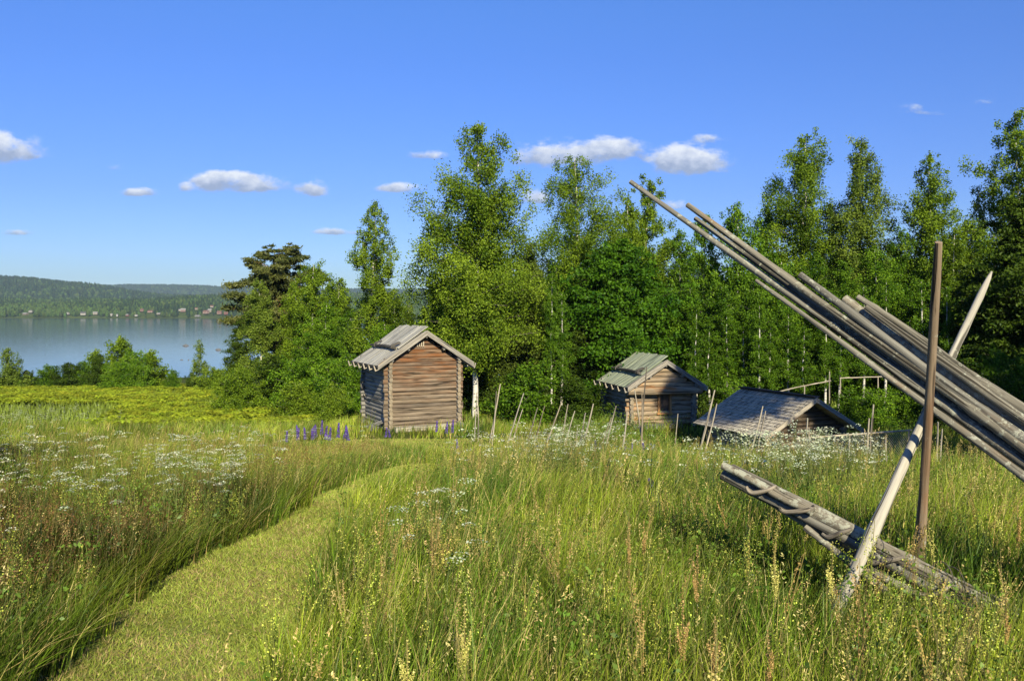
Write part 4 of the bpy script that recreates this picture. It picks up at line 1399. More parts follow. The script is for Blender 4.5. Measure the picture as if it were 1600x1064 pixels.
# withes: bent rods wrapped round the rails
for (a, b, c, r_) in (((1166, 760), (1175, 770), (1203, 764), .020), ((1218, 793), (1228, 800), (1262, 796), .020), ((1284, 834), (1296, 838), (1322, 830), .020),
                      ((1352, 872), (1366, 878), (1402, 873), .021), ((1440, 928), (1455, 930), (1480, 918), .021), ((1476, 930), (1490, 944), (1512, 958), .020)):
    w = low([a, b, c], -.13)
    t0 = low([(a[0] + 2, a[1] - 11)], -.02)[0]; t1 = low([(c[0] + 9, c[1] - 5)], -.02)[0]
    pole_obj('withe', [w[0], w[1], w[2], t1], [r_ * .6, r_ * .95, r_ * .8, r_ * .5], M['withe'], parent=fence, sides=8, knots=2, bend=.003, segs=5)
# thin iron wire loops near the low end
for (cx_, cy_) in ((1472, 905), (1490, 914)):
    pts = []
    c = low([(cx_, cy_)], 0)[0]
    for k in range(17):
        an = 6.283 * k / 16
        pts.append(c + Vector((.035 * math.cos(an), -.09 * math.cos(an), .125 * math.sin(an))))
    pole_obj('wire_loop', pts, .004, M['dark_wood'], parent=fence, sides=5, knots=0, bend=0, segs=2, rough=0)
pole_obj('cross_block', [P(1296, 930, 6.3), P(1325, 918, 6.35), P(1362, 908, 6.45)], [.035, .04, .035], M['pole'], parent=fence, sides=8)

# ------------------------------------------------------------------ thin stakes of the round pole fence across the meadow
def stake_depth(px):
    return float(np.interp(px, [740, 770, 900, 1000, 1100, 1200, 1360, 1470], [35, 33.5, 29.5, 27.5, 26, 25, 23.5, 21]))


STK = [
    (745, 614, 742, 668, .022, 's', 'left stake of the thin pair right beside the largest cabin'),
    (746.5, 621, 747, 668, .022, 's', 'right stake of the thin pair right beside the largest cabin'),
    (782, 600, 768, 673, .028, 's', 'tall pale leaning stake, first after the pair by the largest cabin'),
    (776, 611, 771, 672, .024, 's', 'shorter stake tucked behind the tall pale one near the largest cabin'),
    (818, 614, 796, 683, .026, 's', 'long leaning stake, second tall one from the largest cabin'),
    (816.5, 639, 803, 684, .022, 's', 'short stake close to the right of the second tall leaning one'),
    (840, 637, 821, 697, .024, 'd', 'grey leaning stake before the dull green shrub'),
    (851, 634, 838, 682, .022, 'd', 'dark thin stake in front of the dull green shrub'),
    (879, 625, 863, 668, .026, 's', 'leaning stake with its top against the dark shrub, third tall one'),
    (871, 643, 855, 688, .022, 'd', 'short dark stake left of the third tall leaning one'),
    (888, 631, 877, 690, .026, 's', 'left stake of the pale pair left of the small cabin'),
    (898, 642, 882, 695, .024, 's', 'right stake of the pale pair left of the small cabin'),
    (902, 670, 898, 708, .020, 's', 'shortest stake, low in the grass left of the small cabin'),
    (927, 631, 909, 708, .028, 's', 'long pale stake leaning right, nearest the left wall of the small cabin'),
    (915, 645, 904, 707, .024, 's', 'stake crossing close left of the long pale one by the small cabin'),
    (963, 634, 945, 703, .026, 's', 'leaning stake in front of the left wall of the small cabin'),
    (955, 652, 940, 698, .022, 'd', 'low dark stake in front of the left wall of the small cabin'),
    (980, 643, 972, 712, .028, 's', 'stout stake before the front left corner of the small cabin'),
    (1010, 573, 1002, 712, .026, 'd', 'longest thin dark pole rising over the small cabin roof'),
    (992, 609, 1001, 672, .026, 's', 'grey stake slanting the other way before the small cabin corner'),
    (1003, 615, 1002, 708, .026, 'd', 'dark upright stake left of the shuttered window'),
    (1059, 646, 1057, 680, .022, 's', 'small post right of the shuttered window'),
    (1117, 609, 1094, 700, .032, 's', 'tall pale stake leaning between the two small buildings'),
    (1120, 631, 1104, 696, .026, 's', 'thinner stake right of the tall pale one between the small buildings'),
    (1192, 635, 1177, 694, .024, 's', 'left stake of the pair standing before the shingled roof'),
    (1196, 642, 1186, 694, .022, 's', 'right stake of the pair standing before the shingled roof'),
    (1262, 654, 1259, 692, .030, 's', 'thick short stake before the dark open gable'),
    (1264, 668, 1263, 692, .026, 's', 'small stake beside the thick one before the dark open gable'),
    (1365, 632, 1360, 716, .030, 's', 'tall rough stake in front of the wire fence'),
    (1358, 654, 1356, 716, .028, 's', 'shorter stake left of the tall rough one at the wire fence'),
    (1466, 659, 1463, 724, .026, 's', 'tall stake seen just right of the brown upright stake'),
    (1472, 670, 1470, 722, .022, 's', 'short stake beside the one right of the brown upright stake'),
]
for (tx, ty, bx, by, r_, mk, lb) in STK:
    Y = stake_depth(bx)
    if lb.startswith('small post right'): Y = 36
    top = P(tx, ty, Y - .15); bot = P(bx, by, Y + .1)
    d = (bot - top).normalized(); q = bot.copy()
    for _ in range(200):
        if q.z < G(q.x, q.y) - .12: break
        q = q + d * .03
    pole_obj('fence_stake', [q, q.lerp(top, .5) + Vector((rnd.uniform(-.02, .02), 0, 0)), top], [r_ * 1.05, r_, r_ * .65], M['stake' if mk == 's' else 'stake_dark'], lb, 'stake', 'thin stakes of the old pole fence', sides=7, knots=2, segs=4, bend=.008)

# wire fence right of the barn
wf = empty('wire_fence', P(1260, 690, 30.5), 'wire mesh fence with thin top rail right of the shingled barn', 'fence')
A, B, C_ = P(1244, 685.5, 30.0), P(1330, 679, 31.2), P(1424, 672, 32.6)
pole_obj('top_rail', [A, B, C_], .035, M['stake'], parent=wf, sides=8, segs=6)
for (px, py, Y) in ((1327, 680, 31.15), (1384, 676, 32.0), (1258, 685, 30.2), (1420, 673, 32.5)):
    t = P(px, py, Y); pole_obj('post', [Vector((t.x, t.y, min(G(t.x, t.y), t.z - 1.0) - .1)), t], .035, M['stake'], parent=wf, sides=7)
mb = MB()
for (a, b) in ((A, B), (B, C_)):
    L_ = (b - a).length; n = int(L_ / .11)
    for i in range(-9, n + 9):
        for sg in (-1, 1):
            # diagonal wires, clipped to the panel
            s0 = i * .11; s1 = s0 + sg * .95
            z0, z1 = 0.0, -.95
            lo, hi = 0.0, 1.0
            ds = s1 - s0
            if ds > 0: lo = max(lo, (0 - s0) / ds); hi = min(hi, (L_ - s0) / ds)
            else: lo = max(lo, (L_ - s0) / ds); hi = min(hi, (0 - s0) / ds)
            if hi - lo < .02: continue
            d = (b - a) / L_
            q0 = a + d * (s0 + ds * lo) + Vector((0, .02 * sg, -.95 * lo - .03)); q1 = a + d * (s0 + ds * hi) + Vector((0, .02 * sg, -.95 * hi - .03))
            mb.board(q0, q1, (1, 0, 1), .009, (0, 1, 0), .006)
o = mb.build('mesh', M['wire'], None); o.name = 'wire_mesh'
o.parent = wf; o.matrix_parent_inverse = Matrix.Translation(-Vector(wf.location))

# handrail fence at the wood's edge
rf_ = empty('rail_fence', P(1257, 612, 43), 'thin light handrail on posts at the edge of the wood', 'fence')
pole_obj('rail', [P(1212, 613, 42), P(1255, 603, 43), P(1298, 595, 44)], .03, M['stake'], parent=rf_, sides=7)
pole_obj('rail', [P(1312, 591, 44), P(1345, 589.5, 44.5), P(1400, 588, 45)], .03, M['stake'], parent=rf_, sides=7)
for (px, py, Y) in ((1257, 603, 43), (1296, 580, 43.9), (1372, 588, 44.75), (1218, 612, 42.1), (1313, 590, 44)):
    t = P(px, py, Y); pole_obj('post', [Vector((t.x, t.y, min(G(t.x, t.y), t.z - .8) - .1)), t], .026, M['stake'], parent=rf_, sides=7)

#@@MEADOW
# ------------------------------------------------------------------ meadow plants
def jit_col(base, n, var=.25, hue=.08):
    c = np.array(base)[None] * rng.uniform(1 - var, 1 + var, (n, 1)) * rng.uniform(1 - hue, 1 + hue, (n, 3))
    return c


def in_pads(x, y):
    a = np.zeros(len(x), bool)
    for (cx, cy, yaw, x0, x1, y0, y1) in ((big.location.x, big.location.y, 26, -.35, 3.6, -.45, 4.0), (small.location.x, small.location.y, 13, -.3, 3.5, -.6, 3.9), (x3, 33, 22, .3, 4.7, .5, 4.8)):
        t = math.radians(yaw)
        dx, dy = x - cx, y - cy
        lx = dx * math.cos(t) + dy * math.sin(t); ly = -dx * math.sin(t) + dy * math.cos(t)
        a |= (lx > x0) & (lx < x1) & (ly > y0) & (ly < y1)
    return a


def wedge(n, y0, y1, pw=0.0, wide=.70, pad=2.6):
    u = rng.uniform(0, 1, n)
    if pw == 0: y = y0 + (y1 - y0) * u
    else:
        a, b = y0 ** (1 + pw), y1 ** (1 + pw); y = (a + (b - a) * u) ** (1 / (1 + pw))
    x = rng.uniform(-1, 1, n) * (wide * y + pad)
    return x, y


def blades(x, y, h, w, lean, col, segs):
    """tapering bent blades as triangles"""
    n = len(x)
    z = gz(x, y) - .01
    az = rng.uniform(0, 6.283, n)
    wx, wy = np.cos(az), np.sin(az)
    V = []
    for i in range(segs + 1):
        f = i / segs
        bend = f ** 1.8
        cx = x + lean[:, 0] * h * bend; cy = y + lean[:, 1] * h * bend
        ll = np.sqrt(lean[:, 0] ** 2 + lean[:, 1] ** 2)
        cz = z + h * (f - .28 * ll * f * f)
        if i < segs:
            ww = w * (1 - .75 * f)
            V.append(np.stack([cx - wx * ww, cy - wy * ww, cz], 1)); V.append(np.stack([cx + wx * ww, cy + wy * ww, cz], 1))
        else:
            V.append(np.stack([cx, cy, cz], 1))
    k = 2 * segs + 1
    V = np.stack(V, 1).reshape(-1, 3)
    F = []
    for i in range(segs - 1):
        F += [(2 * i, 2 * i + 1, 2 * i + 3), (2 * i, 2 * i + 3, 2 * i + 2)]
    F.append((2 * segs - 2, 2 * segs - 1, 2 * segs))
    F = np.array(F)[None] + (np.arange(n) * k)[:, None, None]
    C = np.repeat(col, k, 0)
    return V, F.reshape(-1, 3), C


def field_col(x, y):
    """colour of the grass that grows at a spot"""
    n = len(x)
    green = np.array([.105, .205, .020]); yel = np.array([.37, .45, .050]); straw = np.array([.55, .45, .20]); brown = np.array([.20, .115, .045]); dk = np.array([.055, .110, .016])
    a = sstep(.5 + .55 * wav(x, y, 1.6, 1))[:, None]
    c = green * (1 - a) + yel * a
    left = sstep((-x - 2.9 - .02 * y) / 1.0)
    # brown flowering bent on the left, nearer the viewer
    b = left * sstep(.55 + .5 * wav(x, y, 3.0, 2)) * sstep((15 - y) / 6)
    pick = rng.uniform(0, 1, n)
    c = np.where((pick < .36 * b)[:, None], brown, c)
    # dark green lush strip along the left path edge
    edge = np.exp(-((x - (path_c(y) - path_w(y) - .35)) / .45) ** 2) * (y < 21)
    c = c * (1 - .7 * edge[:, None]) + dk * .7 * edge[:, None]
    # straw haulms in patches
    s = (.10 + .16 * sstep(.5 + .6 * wav(x, y, 2.3, 3)))
    c = np.where((rng.uniform(0, 1, n) < s)[:, None], straw, c)
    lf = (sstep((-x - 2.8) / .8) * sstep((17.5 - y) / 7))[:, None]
    c = c * (1 - .56 * lf)  # left field near the viewer darkened: shade put into the grass colour
    # hollow under the rails: lush green, the poles' shadow put into a darker colour
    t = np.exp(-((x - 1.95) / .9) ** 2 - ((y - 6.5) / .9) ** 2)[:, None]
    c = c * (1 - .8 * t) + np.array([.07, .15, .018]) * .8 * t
    cell = .22 + .012 * y
    q = np.sin(np.round(x / cell) * 12.9898 + np.round(y / cell) * 78.233) * 43758.5; q = q - np.floor(q)
    c = c * (.48 + .80 * q)[:, None]
    c = np.where((rng.uniform(0, 1, n) < .30)[:, None], c * .48, c)
    c = c * rng.uniform(.65, 1.35, (n, 1)) * rng.uniform(.92, 1.08, (n, 3))
    return c


def height_f(x, y):
    h = .60 + .13 * wav(x, y, 1.7, 2) + .10 * wav(x, y, 5, 3)
    front = np.exp(-((x + 3) / 6) ** 2 - ((y - 33.5) / 3.0) ** 2)
    h = h * (1 - .62 * front)
    t3 = np.exp(-((x + 1.5) / .8) ** 2 - ((y - 15.5) / 2.6) ** 2)
    h = h * (1 - .45 * t3)
    # trampled spots under the tied rails
    t = np.exp(-((x - 1.95) / .85) ** 2 - ((y - 6.45) / .85) ** 2)
    h = h * (1 - .68 * t)
    # a little lower where the poles meet the ground so they stay in view
    t2 = np.exp(-((x - 2.9) / .8) ** 2 - ((y - 5.6) / .55) ** 2)
    h = h * (1 - .45 * t2)
    return np.clip(h, .16, .95)


def grass_layer(name, N_, y0, y1, segs, wbase, wk, label, dens=None, pw=0.0):
    x, y = wedge(N_, y0, y1, pw)
    # tufts
    cell = .16 + .01 * y
    tx = np.round(x / cell) * cell; ty = np.round(y / cell) * cell
    k = rng.uniform(0, .55, N_)
    hsh = np.sin(tx * 91.7 + ty * 57.3) * 43758.5; hsh = hsh - np.floor(hsh)
    hs2 = np.sin(tx * 31.1 + ty * 77.9) * 24634.6; hs2 = hs2 - np.floor(hs2)
    x = x + (tx + (hsh - .5) * cell - x) * k; y = y + (ty + (hs2 - .5) * cell - y) * k
    keep = ~on_path(x, y) & ~in_pads(x, y)
    keep &= ~((np.hypot(x, y) < 1.9))
    x, y, hsh, hs2 = x[keep], y[keep], hsh[keep], hs2[keep]
    n = len(x)
    h = height_f(x, y) * rng.uniform(.45, 1.12, n) * (.8 + .4 * hsh)
    lean = np.stack([(hsh - .5) * .5 + rng.normal(size=n) * .22 + .10, (hs2 - .5) * .5 + rng.normal(size=n) * .22], 1)
    # grass at the path's left edge hangs over it
    e = np.exp(-((x - (path_c(y) - path_w(y) - .2)) / .30) ** 2)
    lean[:, 0] += .30 * e * (y < 21) * rng.uniform(0, 2, n)
    w = (wbase + wk * y) * rng.uniform(.6, 1.4, n)
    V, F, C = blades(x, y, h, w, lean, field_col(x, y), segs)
    return tag(link(name, np_mesh(name, V, F, C, M['grass'])), label, None, None, 'stuff')


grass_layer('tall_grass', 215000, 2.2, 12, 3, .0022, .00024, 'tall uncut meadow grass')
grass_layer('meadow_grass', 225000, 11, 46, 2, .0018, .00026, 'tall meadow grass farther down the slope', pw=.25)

# mown turf on the path
x, y = [], []
n = 270000
yy = rng.uniform(2.0, 36, n) ** 1.0
yy = 2.0 + (34) * rng.uniform(0, 1, n) ** 1.6
xx = path_c(yy) + rng.uniform(-1.15, 1.15, n) * path_w(yy)
m2 = 26000
xb = rng.uniform(-9, 2, m2); yb_ = 35.4 + .12 * (xb + 3) + rng.uniform(-1.1, 1.1, m2)
xx = np.concatenate([xx, xb]); yy = np.concatenate([yy, yb_])
keep = ~in_pads(xx, yy); xx, yy = xx[keep], yy[keep]; n = len(xx)
h = rng.uniform(.035, .085, n) * (1 + .18 * wav(xx, yy, .8, 1))
cc = np.array([.32, .38, .080])[None] * (1 + .22 * wav(xx, yy, .7, 2))[:, None] * rng.uniform(.65, 1.35, (n, 1)) * rng.uniform(.93, 1.07, (n, 3))
straw = rng.uniform(0, 1, n) < (.11 + .26 * sstep(.5 + .8 * wav(xx, yy, 1.2, 3)))
cc[straw] = np.array([.44, .34, .18]) * rng.uniform(.6, 1.25, (straw.sum(), 1))
lean = rng.normal(size=(n, 2)) * .8
V, F, C = blades(xx, yy, h, .0036 + .00035 * yy, lean, cc, 2)
tag(link('mown_grass', np_mesh('mown_grass', V, F, C, M['grass'])), 'short mown yellow green grass on the path', None, None, 'stuff')


# templates ---------------------------------------------------------
def tpl_join(parts):
    V = []; F = []; C = []; o = 0
    for v, f, c in parts:
        V.append(v); F.append(f + o); C.append(c); o += len(v)
    return np.concatenate(V), np.concatenate(F), np.concatenate(C)


def stem_t(p0, p1, w, col):
    p0 = np.array(p0, float); p1 = np.array(p1, float)
    v = []
    for k in range(3):
        a = 2.094 * k; v.append(p0 + np.array([math.cos(a), math.sin(a), 0]) * w)
    for k in range(3):
        a = 2.094 * k; v.append(p1 + np.array([math.cos(a), math.sin(a), 0]) * w * .6)
    f = []
    for k in range(3):
        b = (k + 1) % 3; f += [(k, b, 3 + b), (k, 3 + b, 3 + k)]
    return np.array(v), np.array(f), np.tile(np.array(col, float), (6, 1))


def quads_t(pts, size, col, asp=.8, bias=(0, 0, 1), spread=.6, var=.2, r=None):
    n = len(pts)
    pts = np.array(pts, float)
    nr = r.normal(size=(n, 3)) * spread + np.array(bias); nr /= np.linalg.norm(nr, axis=1)[:, None]
    t = np.cross(nr, r.normal(size=(n, 3))); t /= np.linalg.norm(t, axis=1)[:, None]
    b = np.cross(nr, t)
    s = size * r.uniform(.7, 1.3, (n, 1))
    v = np.stack([pts - t * s * .5, pts + b * s * .5 * asp, pts + t * s * .5, pts - b * s * .5 * asp], 1).reshape(-1, 3)
    i = np.arange(n)[:, None] * 4
    f = np.concatenate([i + np.array([[0, 1, 2]]), i + np.array([[0, 2, 3]])], 0)
    c = np.repeat(np.array(col)[None] * r.uniform(1 - var, 1 + var, (n, 1)), 4, 0)
    return v, f, c


SG = (.15, .19, .05)


def umbel_t(seed, q=.017, fine=True):
    r = np.random.default_rng(seed)
    parts = [stem_t((0, 0, 0), (0, 0, .62), .004, SG)]
    nu = r.integers(2, 5)
    for i in range(nu):
        a = r.uniform(0, 6.28); rr = r.uniform(.03, .16) if i else 0
        top = np.array([rr * math.cos(a), rr * math.sin(a), r.uniform(.72, .95) if i else .95])
        parts.append(stem_t((0, 0, r.uniform(.4, .62)), top, .0025, SG))
        R = r.uniform(.05, .085)
        m = 22 if fine else 9
        pts = []
        for k in range(m):
            q_ = math.sqrt((k + .5) / m); an = 2.4 * k
            pts.append(top + np.array([R * q_ * math.cos(an), R * q_ * math.sin(an), .018 - .02 * q_ * q_ + r.uniform(-.004, .004)]))
        parts.append(quads_t(pts, q if fine else q * 1.35, (.60, .64, .46), 1.0, (0, 0, 1), .35, .12, r))
    pts = [np.array([r.normal() * .08, r.normal() * .08, r.uniform(.05, .5)]) for _ in range(16)]
    parts.append(quads_t(pts, .05, (.10, .17, .03), .5, (0, 0, .6), .8, .3, r))
    return tpl_join(parts)


def bedstraw_t(seed):
    r = np.random.default_rng(seed)
    parts = []
    for s in range(3):
        dx, dy = r.normal() * .05, r.normal() * .05
        H = r.uniform(.45, .7)
        parts.append(stem_t((0, 0, 0), (dx, dy, H), .0025, (.16, .19, .05)))
        pts = []
        for k in range(44):
            f = r.uniform(.35, 1.0)
            rad = .05 * (1.15 - f)
            pts.append(np.array([dx * f + r.normal() * rad, dy * f + r.normal() * rad, H * f]))
        parts.append(quads_t(pts, .0095, (.54, .58, .12), .8, (0, 0, .6), .8, .3, r))
        pts = [np.array([dx * f + r.normal() * .012, dy * f + r.normal() * .012, H * f]) for f in r.uniform(.1, .9, 14)]
        parts.append(quads_t(pts, .03, (.13, .18, .035), .3, (0, 0, .3), 1, .3, r))
    return tpl_join(parts)


def dock_t(seed, red):
    r = np.random.default_rng(seed)
    H = r.uniform(.75, 1.0)
    c = (.46, .34, .15) if red else (.60, .56, .18)
    parts = [stem_t((0, 0, 0), (.02, 0, H), .004, (.26, .22, .10))]
    for b in range(3):
        z0 = H * r.uniform(.5, .62); a = r.uniform(0, 6.28)
        L_ = H * r.uniform(.25, .36) if b else H - z0
        o = .05 if b else .0
        tip = np.array([o * math.cos(a), o * math.sin(a), z0 + L_])
        p0 = np.array([.01, 0, z0])
        if b: parts.append(stem_t(p0, tip, .002, c))
        pts = []
        for k in range(34):
            f = (k + r.random()) / 34
            rad = .014 * (1.2 - .7 * f)
            an = r.uniform(0, 6.28)
            pts.append(p0 * (1 - f) + tip * f + np.array([rad * math.cos(an), rad * math.sin(an), 0]))
        parts.append(quads_t(pts, .014, c, .8, (0, 0, .3), .9, .3, r))
    pts = [np.array([r.normal() * .04, r.normal() * .04, r.uniform(.03, .35)]) for _ in range(5)]
    parts.append(quads_t(pts, .14, (.11, .16, .03), .3, (0, 0, .3), .8, .2, r))
    return tpl_join(parts)


def seed_t(seed, kind):
    """flowering grass stalk with its panicle"""
    r = np.random.default_rng(seed)
    H = r.uniform(.8, 1.0)
    c = {'tan': (.60, .48, .24), 'brown': (.24, .13, .065), 'green': (.24, .26, .09)}[kind]
    parts = [stem_t((0, 0, 0), (.03, .01, H * .78), .0016, (.30, .28, .12))]
    pts = []
    wide = .028 if kind != 'brown' else .045
    for k in range(22):
        f = r.uniform(0, 1)
        pts.append(np.array([.03 + .02 * f + r.normal() * wide * (1.1 - f), .01 + r.normal() * wide * (1.1 - f), H * (.76 + .24 * f)]))
    v, f_, cc = quads_t(pts, .020, c, .35, (.9, .9, 0), .9, .25, r)
    parts.append((v, f_, cc))
    return tpl_join(parts)


def weed_t(seed):
    r = np.random.default_rng(seed)
    parts = [stem_t((0, 0, 0), (0, 0, .4), .003, SG)]
    pts = [np.array([r.normal() * .07, r.normal() * .07, r.uniform(.08, .5)]) for _ in range(26)]
    parts.append(quads_t(pts, .032, (.12, .20, .032), .6, (0, -.2, .8), .6, .3, r))
    return tpl_join(parts)


def fern_t(seed):
    r = np.random.default_rng(seed)
    parts = []
    for s in range(5):
        a = 6.283 * s / 5 + r.uniform(-.4, .4); L_ = r.uniform(.5, .75)
        d = np.array([math.cos(a), math.sin(a), 0]); sd = np.array([-d[1], d[0], 0])
        nseg = 7; V = []; F = []
        for k in range(nseg):
            f = k / nseg
            c0 = d * L_ * f * .8 + np.array([0, 0, .55 * math.sin(min(1, .35 + f * .75) * 2.2) + .05])
            f1 = f + .8 / nseg
            c1 = d * L_ * f1 * .8 + np.array([0, 0, .55 * math.sin(min(1, .35 + f1 * .75) * 2.2) + .05])
            w = .20 * (1 - f) ** .8 + .02
            for sg in (-1, 1):
                b = len(V)
                V += [c0, c1, c0 + sd * sg * w + d * .07 + np.array([0, 0, -.03])]
                F += [(b, b + 1, b + 2)]
        parts.append((np.array(V), np.array(F), np.tile(np.array([.36, .43, .036]) * r.uniform(.8, 1.15), (len(V), 1))))
    return tpl_join(parts)


def lean_for(n, a=.18):
    return rng.normal(size=(n, 2)) * a + np.array([.05, 0])


def plant_layer(name, label, tpls, x, y, scl, tint, a=.18, mat='grass', sink=.0):
    keep = ~on_path(x, y, .02) & ~in_pads(x, y) & (np.hypot(x, y) > 2.1)
    x, y = x[keep], y[keep]; n = len(x)
    s = np.asarray(scl)[keep] if np.ndim(scl) else np.full(n, scl)
    pos = np.stack([x, y, gz(x, y) - sink], 1)
    V, F, C = scatter(tpls, pos, rng.uniform(0, 6.28, n), s, tint(n) if callable(tint) else np.asarray(tint)[keep], lean_for(n, a))
    return tag(link(name, np_mesh(name, V, F, C, M[mat])), label, None, None, 'stuff')


def var1(n): return rng.uniform(.75, 1.25, (n, 1)) * rng.uniform(.93, 1.07, (n, 3))


def patchy(n, y0, y1, s, k, thr, pw=.3):
    x, y = wedge(n, y0, y1, pw)
    f = wav(x, y, s, k) + .5 * rng.normal(size=n)
    m = f > thr
    return x[m], y[m]


# flowering grass stalks
x, y = wedge(14000, 2.4, 40, .2)
left = (x < -2.9) & (y < 17)
xr, yr = x[~left], y[~left]
f = wav(xr, yr, 2.4, 3) + .7 * rng.normal(size=len(xr)) > -.1
plant_layer('flowering_grass', 'tan flowering grass stalks standing above the meadow', [seed_t(i, 'tan') for i in range(4)] + [seed_t(9, 'green'), seed_t(10, 'green')], xr[f], yr[f], height_f(xr[f], yr[f]) * rng.uniform(1.05, 1.5, f.sum()), var1)
x, y = wedge(30000, 2.6, 24, .0)
m = (x < -2.95)
x, y = x[m], y[m]
m = wav(x, y, 3.0, 2) + .5 * rng.normal(size=len(x)) > -.35
x, y = x[m], y[m]
plant_layer('brown_bent_grass', 'fine brown flowering bent grass left of the path', [seed_t(20 + i, 'brown') for i in range(5)] + [seed_t(30, 'tan')], x, y, height_f(x, y) * rng.uniform(.95, 1.3, len(x)), var1)
# bedstraw
x, y = patchy(5200, 2.6, 26, 2.0, 4, -.1)
plant_layer('bedstraw', 'frothy yellow green bedstraw in the meadow', [bedstraw_t(i) for i in range(5)], x, y, rng.uniform(.7, 1.15, len(x)), var1)
# leafy weeds
x, y = patchy(9000, 2.4, 24, 1.5, 5, .05)
plant_layer('leafy_weeds', 'small leafy weeds between the grasses', [weed_t(i) for i in range(5)], x, y, rng.uniform(.7, 1.25, len(x)), var1)
# sorrel
x, y = patchy(4200, 2.8, 26, 1.6, 6, .15)
m = x > -1.2; x, y = x[m], y[m]
plant_layer('sorrel', 'reddish sorrel spikes scattered in the meadow', [dock_t(i, True) for i in range(5)] + [dock_t(7, False)], x, y, rng.uniform(.65, .95, len(x)), var1)
# cow parsley: sparse on the left, a dense white band on the right and before the small cabins
UF = [umbel_t(i) for i in range(6)]; UC = [umbel_t(50 + i, fine=False) for i in range(6)]
xs_, ys_ = [], []
def blob(px, py, spx, spy, n, h=.90):
    """drop plants where their heads show round a photo spot"""
    a = rng.normal(size=(n, 2))
    qx = px + a[:, 0] * spx; qy = py + a[:, 1] * spy
    v = (qy - HZ) / FPX
    Y = (CAMZ - h) / np.clip(v - .093, .012, 1)
    for _ in range(6):
        Y = (CAMZ - gz((qx - CX) / FPX * Y, Y) - h) / v
        Y = np.clip(Y, 3, 60)
    m = (Y < 55)
    xs_.append(((qx - CX) / FPX * Y)[m]); ys_.append(Y[m])
for a in ((335, 700, 26, 10, 13), (250, 715, 60, 12, 9), (100, 700, 60, 10, 16), (60, 730, 60, 20, 14), (340, 724, 22, 8, 16), (640, 764, 8, 3, 3), (662, 797, 6, 3, 1), (602, 776, 6, 3, 1), (260, 690, 120, 8, 20), (400, 668, 90, 4, 22), (60, 642, 60, 9, 160)):
    blob(*a)
near_n = sum(len(a) for a in xs_)
plant_layer('white_umbels', 'scattered white umbel flowers left of and beside the path', UF, np.concatenate(xs_), np.concatenate(ys_), rng.uniform(.8, 1.1, near_n), var1, mat='flower')
xs_, ys_ = [], []
for a in ((1240, 703, 55, 6, 330), (1180, 711, 70, 7, 230), (1300, 718, 70, 7, 150), (1400, 735, 60, 10, 60), (1530, 740, 60, 10, 60), (1550, 780, 50, 14, 14), (900, 680, 40, 7, 70), (850, 690, 50, 6, 40), (960, 700, 50, 5, 30), (740, 690, 30, 5, 20), (1110, 710, 30, 5, 40), (1270, 693, 30, 5, 50), (1090, 770, 150, 30, 5)):
    blob(*a)
xx = np.concatenate(xs_); yy = np.concatenate(ys_)
kk = (yy > 12 + 1.2 * rng.normal(size=len(yy))) & (rng.uniform(0, 1, len(yy)) < 1.1); xx, yy = xx[kk], yy[kk]
plant_layer('cow_parsley', 'dense white cow parsley on the right side of the meadow', UC, xx, yy, rng.uniform(.85, 1.2, len(xx)), var1, mat='flower')

# bracken and low green growth down towards the lake
x = rng.uniform(-62, 6, 34000); y = 38 + 60 * rng.uniform(0, 1, 34000) ** .9
m = (np.abs(x) < .66 * y + 3) & ~((x > -6) & (y < 48)) & (wav(x, y * 1.8, 9, 2) + .35 * rng.normal(size=len(x)) > -.62) & (y > 44 + 6 * wav(x, y, 7, 1) + 4 * rng.normal(size=len(x)) ** 2) & ~((x / y < -.47 + .04 * wav(x, y, 8, 3)) & (y < 66))
x, y = x[m], y[m]
plant_layer('bracken', 'bright yellow green bracken covering the slope to the lake', [fern_t(i) for i in range(6)], x, y, rng.uniform(.45, 1.05, len(x)) * (1 + .25 * wav(x, y, 3, 2)), lambda n: rng.uniform(.45, 1.3, (n, 1)) * rng.uniform(.90, 1.08, (n, 3)), a=.2)
x, y = wedge(60000, 38, 104, .6, .66, 2)
m = (x < 40)
x, y = x[m], y[m]; m = ~in_pads(x, y); x, y = x[m], y[m]
n = len(x)
gg = np.array([.19, .25, .045])[None] * (1 + .3 * wav(x, y, 7, 3))[:, None] * rng.uniform(.7, 1.3, (n, 1))
V, F, C = blades(x, y, rng.uniform(.35, .75, n), .022 + .0003 * y, rng.normal(size=(n, 2)) * .25, gg, 2)
tag(link('rough_grass', np_mesh('rough_grass', V, F, C, M['grass'])), 'rough grass on the lower slope and under the trees', None, None, 'stuff')
# nettles and lush weeds near the small cabins
x = rng.uniform(2, 24, 3800); y = rng.uniform(29, 52, 3800)
plant_layer('lush_weeds', 'lush green weeds around the small cabins', [weed_t(20 + i) for i in range(4)], x, y, rng.uniform(1.2, 2.2, len(x)), var1)


# lupins: every spike is a thing
def lupin_mesh(seed):
    r = np.random.default_rng(seed)
    H = 1.0
    parts = [stem_t((0, 0, 0), (0, 0, H), .009, (.12, .18, .05))]
    pts = []
    for k in range(110):
        f = k / 110; an = 2.4 * k; rad = .042 * (1 - f * .75)
        pts.append(np.array([rad * math.cos(an), rad * math.sin(an), H * (.60 + .40 * f)]))
    parts.append(quads_t(pts, .042, (.145, .085, .42), .8, (0, 0, .2), .9, .35, r))
    for s in range(6):
        c = np.array([r.normal() * .09, r.normal() * .09, r.uniform(.2, .55)])
        pts = [c + np.array([.045 * math.cos(6.28 * k / 8), .045 * math.sin(6.28 * k / 8), 0]) for k in range(8)]
        parts.append(quads_t(pts, .07, (.09, .16, .035), .3, (0, 0, 1), .3, .2, r))
    V, F, C = tpl_join(parts)
    return np_mesh('lupin', V, F, C, M['flower'])


